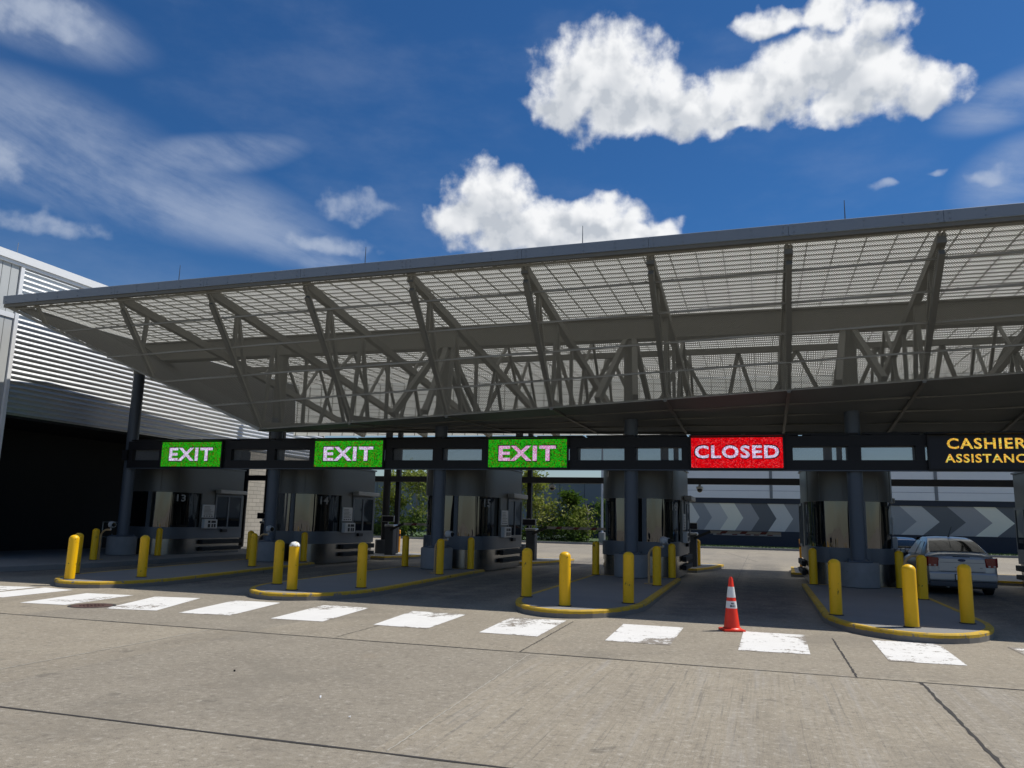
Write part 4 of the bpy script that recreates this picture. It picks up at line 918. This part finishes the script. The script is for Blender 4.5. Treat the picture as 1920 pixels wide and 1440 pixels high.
m = MB(); m.box(16.8,90,YM-.105,YM-.08,4.812,4.828); MBB(m, 'cladding_seam', M['mural_dark'])
tips = [17.0,18.27,19.32,20.67,21.95,23.28,24.67,26.01,27.5,29.0,30.6,32.2,33.8,35.5,37.17,39.05,40.93,42.48,44.3,46.2,48.1,50]
run = lambda x: .72 if x < 27 else (.72+(x-27)*.06 if x < 36 else 1.28)
order = [0,0,1,2,3,4,5,6,7,2,5,0,4,1,2,5,4,3,5,2,0,1]
for i in range(1, len(tips)):
    a, b = tips[i-1], tips[i]; ra, rb_ = run(a), run(b); zm = 2.48; m = MB(); yb = YM+.012
    if i == 1: pts = [(17,1.405),(b-rb_,1.405),(b,zm),(b-rb_,3.73),(17,3.73)]
    else: pts = [(a-ra,1.405),(b-rb_,1.405),(b,zm),(b-rb_,3.73),(a-ra,3.73),(a,zm)]
    pts = [(max(17.02,x),z) for x,z in pts]; n = len(pts)
    m.add([(x,yb,z) for x,z in pts], [list(range(n))]); MBB(m, 'chevron', M['ch'][order[i]])
# a low sign band on the dark plinth, and roof plant
m = MB(); m.box(19.4,25.0,YM-.05,YM-.005,.98,1.26); MBB(m, 'plinth_sign', M['arm_white'])
m = MB()
for x, c in ((19.9,0),(21.2,0),(22.3,0),(23.0,0),(24.1,0)): m.box(x-.22,x+.22,YM-.056,YM-.051,1.02,1.2)
MBB(m, 'sign_symbol', M['arm_red'])
gb = thing('grey_building', 'large plain blue-grey building behind the trees', 'building', (-15,70,0))
m = MB(); m.box(-60,9.6,0,30,0,6.45); m.v = [(x+15,y,z) for x,y,z in m.v]; m.build('wall', M['grey_wall'], gb)
m = MB(); m.box(-60.1,9.7,-.1,30.1,6.455,6.62); m.v = [(x+15,y,z) for x,y,z in m.v]; m.build('parapet', M['white_paint'], gb)
m = MB()
for i in range(22): m.box(-59+i*3.1+15,-58.96+i*3.1+15,-.03,-.005,0,6.4)
m.build('panel_joint', M['mural_dark'], gb)
db = thing('dark_building', 'low dark building behind the light pole', 'building', (8,60,0))
m = MB(); m.box(-2.7,3.5,0,8,0,3.73); m.build('wall', M['mural_dark'], db)
m = MB(); m.box(-1.72,12,10,20,0,7.1); m.build('rear_wall', M['mural_dark'], db)
rp = thing('rooftop_plant', 'dark stepped plant room on the roof left of the pale cladding', 'plant room', (21,66,0))
m = MB(); m.box(-2.0,2.4,2,9,6,7.6); m.box(-2.9,-2.0,2,9,6,7.2); m.build('housing', M['mural_dark'], rp)
m = MB(); m.tube([(.9,1.9,6.2),(.9,1.9,8.4)], .05, 6); m.tube([(2.1,1.9,6.2),(2.1,1.9,8.4)], .05, 6)
for i in range(5): m.tube([(.9,1.9,6.4+i*.4),(2.1,1.9,6.4+i*.4)], .035, 6)
m.build('ladder', M['white_paint'], rp)

# light pole on the lawn
lp = thing('light_pole', 'pale light pole on a round concrete base beyond the open lane', 'light pole', (10.66,41.5,.12))
m = MB(); m.lathe([(.29,0),(.29,.85),(.27,.87)], n=20); m.build('footing', M['pedestal'], lp)
m = MB(); m.lathe([(.15,.871),(.13,.92),(.11,1.0),(.075,8.2)], n=14); m.build('pole', M['galv'], lp)
m = MB(); m.tube([(0,0,8.1),(-.3,0,8.25),(-1.1,0,8.3)], .04, 8); m.cbox(-1.8,-1.0,-.15,.15,8.24,8.36,.03); m.build('lamp_head', M['galv'], lp)
m = MB(); m.lathe([(.02,-.25),(.12,-.2),(.14,-.05),(.1,0)], (.3,0,4.3), 12); m.tube([(0,0,4.4),(.3,0,4.4),(.3,0,4.3)], .03, 6); m.build('pole_camera', M['white_paint'], lp)

# ---- trees
def leaf_mat(name, a, b):
    m, t, out = material(name); oi = t.new('ShaderNodeNewGeometry').outputs['Random Per Island']; c = t.mix(oi, a, b)
    d = t.new('ShaderNodeBsdfPrincipled'); t.put(d.inputs[0], c); d.inputs['Roughness'].default_value = .8; d.inputs['Specular IOR Level'].default_value = .1; tr = t.new('ShaderNodeBsdfTranslucent'); t.put(tr.inputs[0], t.mix(1, c, (.9,1.1,.4), 'MULTIPLY'))
    mx = t.new('ShaderNodeMixShader'); mx.inputs[0].default_value = .35; t.l.new(d.outputs[0], mx.inputs[1]); t.l.new(tr.outputs[0], mx.inputs[2]); t.l.new(mx.outputs[0], out.inputs[0]); return m
M['leaf1'] = leaf_mat('light_green_leaves', (.115,.155,.028), (.24,.27,.06)); M['leaf2'] = leaf_mat('dark_green_leaves', (.05,.085,.025), (.115,.165,.045)); M['leaf3'] = leaf_mat('olive_leaves', (.15,.17,.04), (.29,.29,.09))
M['bark'] = simple('pale_bark', (.26,.24,.20), .9, var=.4, scale=8); M['bark2'] = simple('grey_bark', (.11,.095,.08), .9, var=.4, scale=8)
def tree(name, label, cat, x, y, h, rad, mat, n, base=.1, bark='bark2', group=None, lean=0, sz=.17, z=.12):
    rnd = random.Random(hash(label)%9999+int(x*10)); t = thing(name, label, cat, (x,y,z), rnd.uniform(0,6.3), group)
    tr = MB(); top = h*.92; pts = [(rnd.uniform(-.08,.08)*i+lean*i*.1,rnd.uniform(-.06,.06)*i,top*i/6) for i in range(7)]
    tr.tube(pts, [max(.015,.035*h**.6*(1-i/7)) for i in range(7)], 8)
    ends = []
    for i in range(16 if h > 2 else 9):
        f = rnd.uniform(.15 if base < .2 else base, .97); p = Vector(pts[min(5,int(f*6))]).lerp(Vector(pts[min(6,int(f*6)+1)]), f*6-int(f*6))
        a = rnd.uniform(0,6.3); prof = math.sin(math.pi*min(1,max(.12,(f-base)/(1.05-base)))**.75)
        l = rad*(.35+.75*prof)*rnd.uniform(.6,1.1); e = p+Vector((math.cos(a)*l, math.sin(a)*l, l*rnd.uniform(.2,.75)))
        if e.z > h: e.z = h
        mid = p.lerp(e,.5)+Vector((0,0,-.06*l)); tr.tube([p,mid,e], [.018*h**.5,.012*h**.5,.006], 5); ends.append((p,e,l))
    tr.build('trunk', M[bark], t)
    if n:
        c = MB()
        for i in range(n):
            p, e, l = ends[rnd.randrange(len(ends))]; q = p.lerp(e, rnd.uniform(.35,1.1)); s_ = l*.34+.08
            q = q+Vector((rnd.gauss(0,s_),rnd.gauss(0,s_),rnd.gauss(0,s_*.8)))
            if q.z < base*h*.6: continue
            u = Vector((rnd.gauss(0,1),rnd.gauss(0,1),rnd.gauss(0,1))).normalized(); v = u.orthogonal().normalized(); w = sz*rnd.uniform(.5,1.15)
            c.add([q-u*w,q+v*w*.55,q+u*w,q-v*w*.55], [(0,1,2,3)])
        c.build('crown', M[mat], t)
    return t
tree('broadleaf_tree','tall leafy tree with pale thin trunk just left of booth 15','tree',-7.9,44.2,6.5,2.0,'leaf1',2600,.22,'bark',None,.5)
tree('broadleaf_tree','slender leafy tree seen right beside booth 14','tree',-11.2,44.5,6.4,1.1,'leaf3',1500,.10,'bark')
tree('broadleaf_tree','small airy tree with high round crown right of booth 15','tree',3.1,45.2,6.6,1.35,'leaf3',1500,.42,'bark')
tree('shrub','rounded dark green shrub at the foot of the pale trunk tree','shrub',-7.4,42.8,1.5,1.3,'leaf2',900,.02)
tree('shrub','yellow green young tree left of the pale trunk tree','shrub',-9.6,44.6,3.7,1.3,'leaf1',1300,.05)
tree('shrub','low shrub half hidden by the marker post behind booth 14','shrub',-10.2,42.6,1.0,.9,'leaf2',500,.02)
tree('shrub','low shrub left of the rear post pedestal behind booth 14','shrub',-12.0,42.4,1.3,.9,'leaf1',500,.02)
tree('shrub','olive green bushy tree directly right of booth 15','shrub',4.7,44.2,3.7,1.45,'leaf3',1700,.04)
tree('conifer','dark green pointed tree in the middle of the open lane view','tree',7.0,45.2,4.4,1.3,'leaf2',2200,.03)
tree('shrub','light green bush left of the bare sapling','shrub',8.35,43.8,2.9,.95,'leaf1',1200,.04)
tree('shrub','dark bushy tree behind the light pole','shrub',10.6,46.0,3.9,1.1,'leaf2',1500,.05)
tree('shrub','dark bushy tree right of the light pole','shrub',12.6,46.5,4.3,1.2,'leaf2',1400,.05)
tree('shrub','low dark hedge bush on the lawn under the gate arm','shrub',6.2,42.9,1.35,1.15,'leaf2',1000,.02)
tree('shrub','low bush at the left end of the lawn by the gate machine','shrub',3.9,42.6,1.0,.8,'leaf2',700,.02)
tree('shrub','low round bush behind the white car on the lawn side','shrub',8.2,42.8,1.2,.8,'leaf2',700,.02)
tree('sapling','bare thin sapling with few leaves beside the light pole','tree',9.1,43.0,3.5,.6,'leaf3',90,.15,'bark')
sedan('parked_car', 'white car half hidden by bushes behind the gate arm', 7.2, 47.5, R(80), 'whitecar', False)
sedan('parked_car', 'dark car half hidden by shrubs behind booth 14', -10.2, 47.5, R(85), 'darkcar', False)
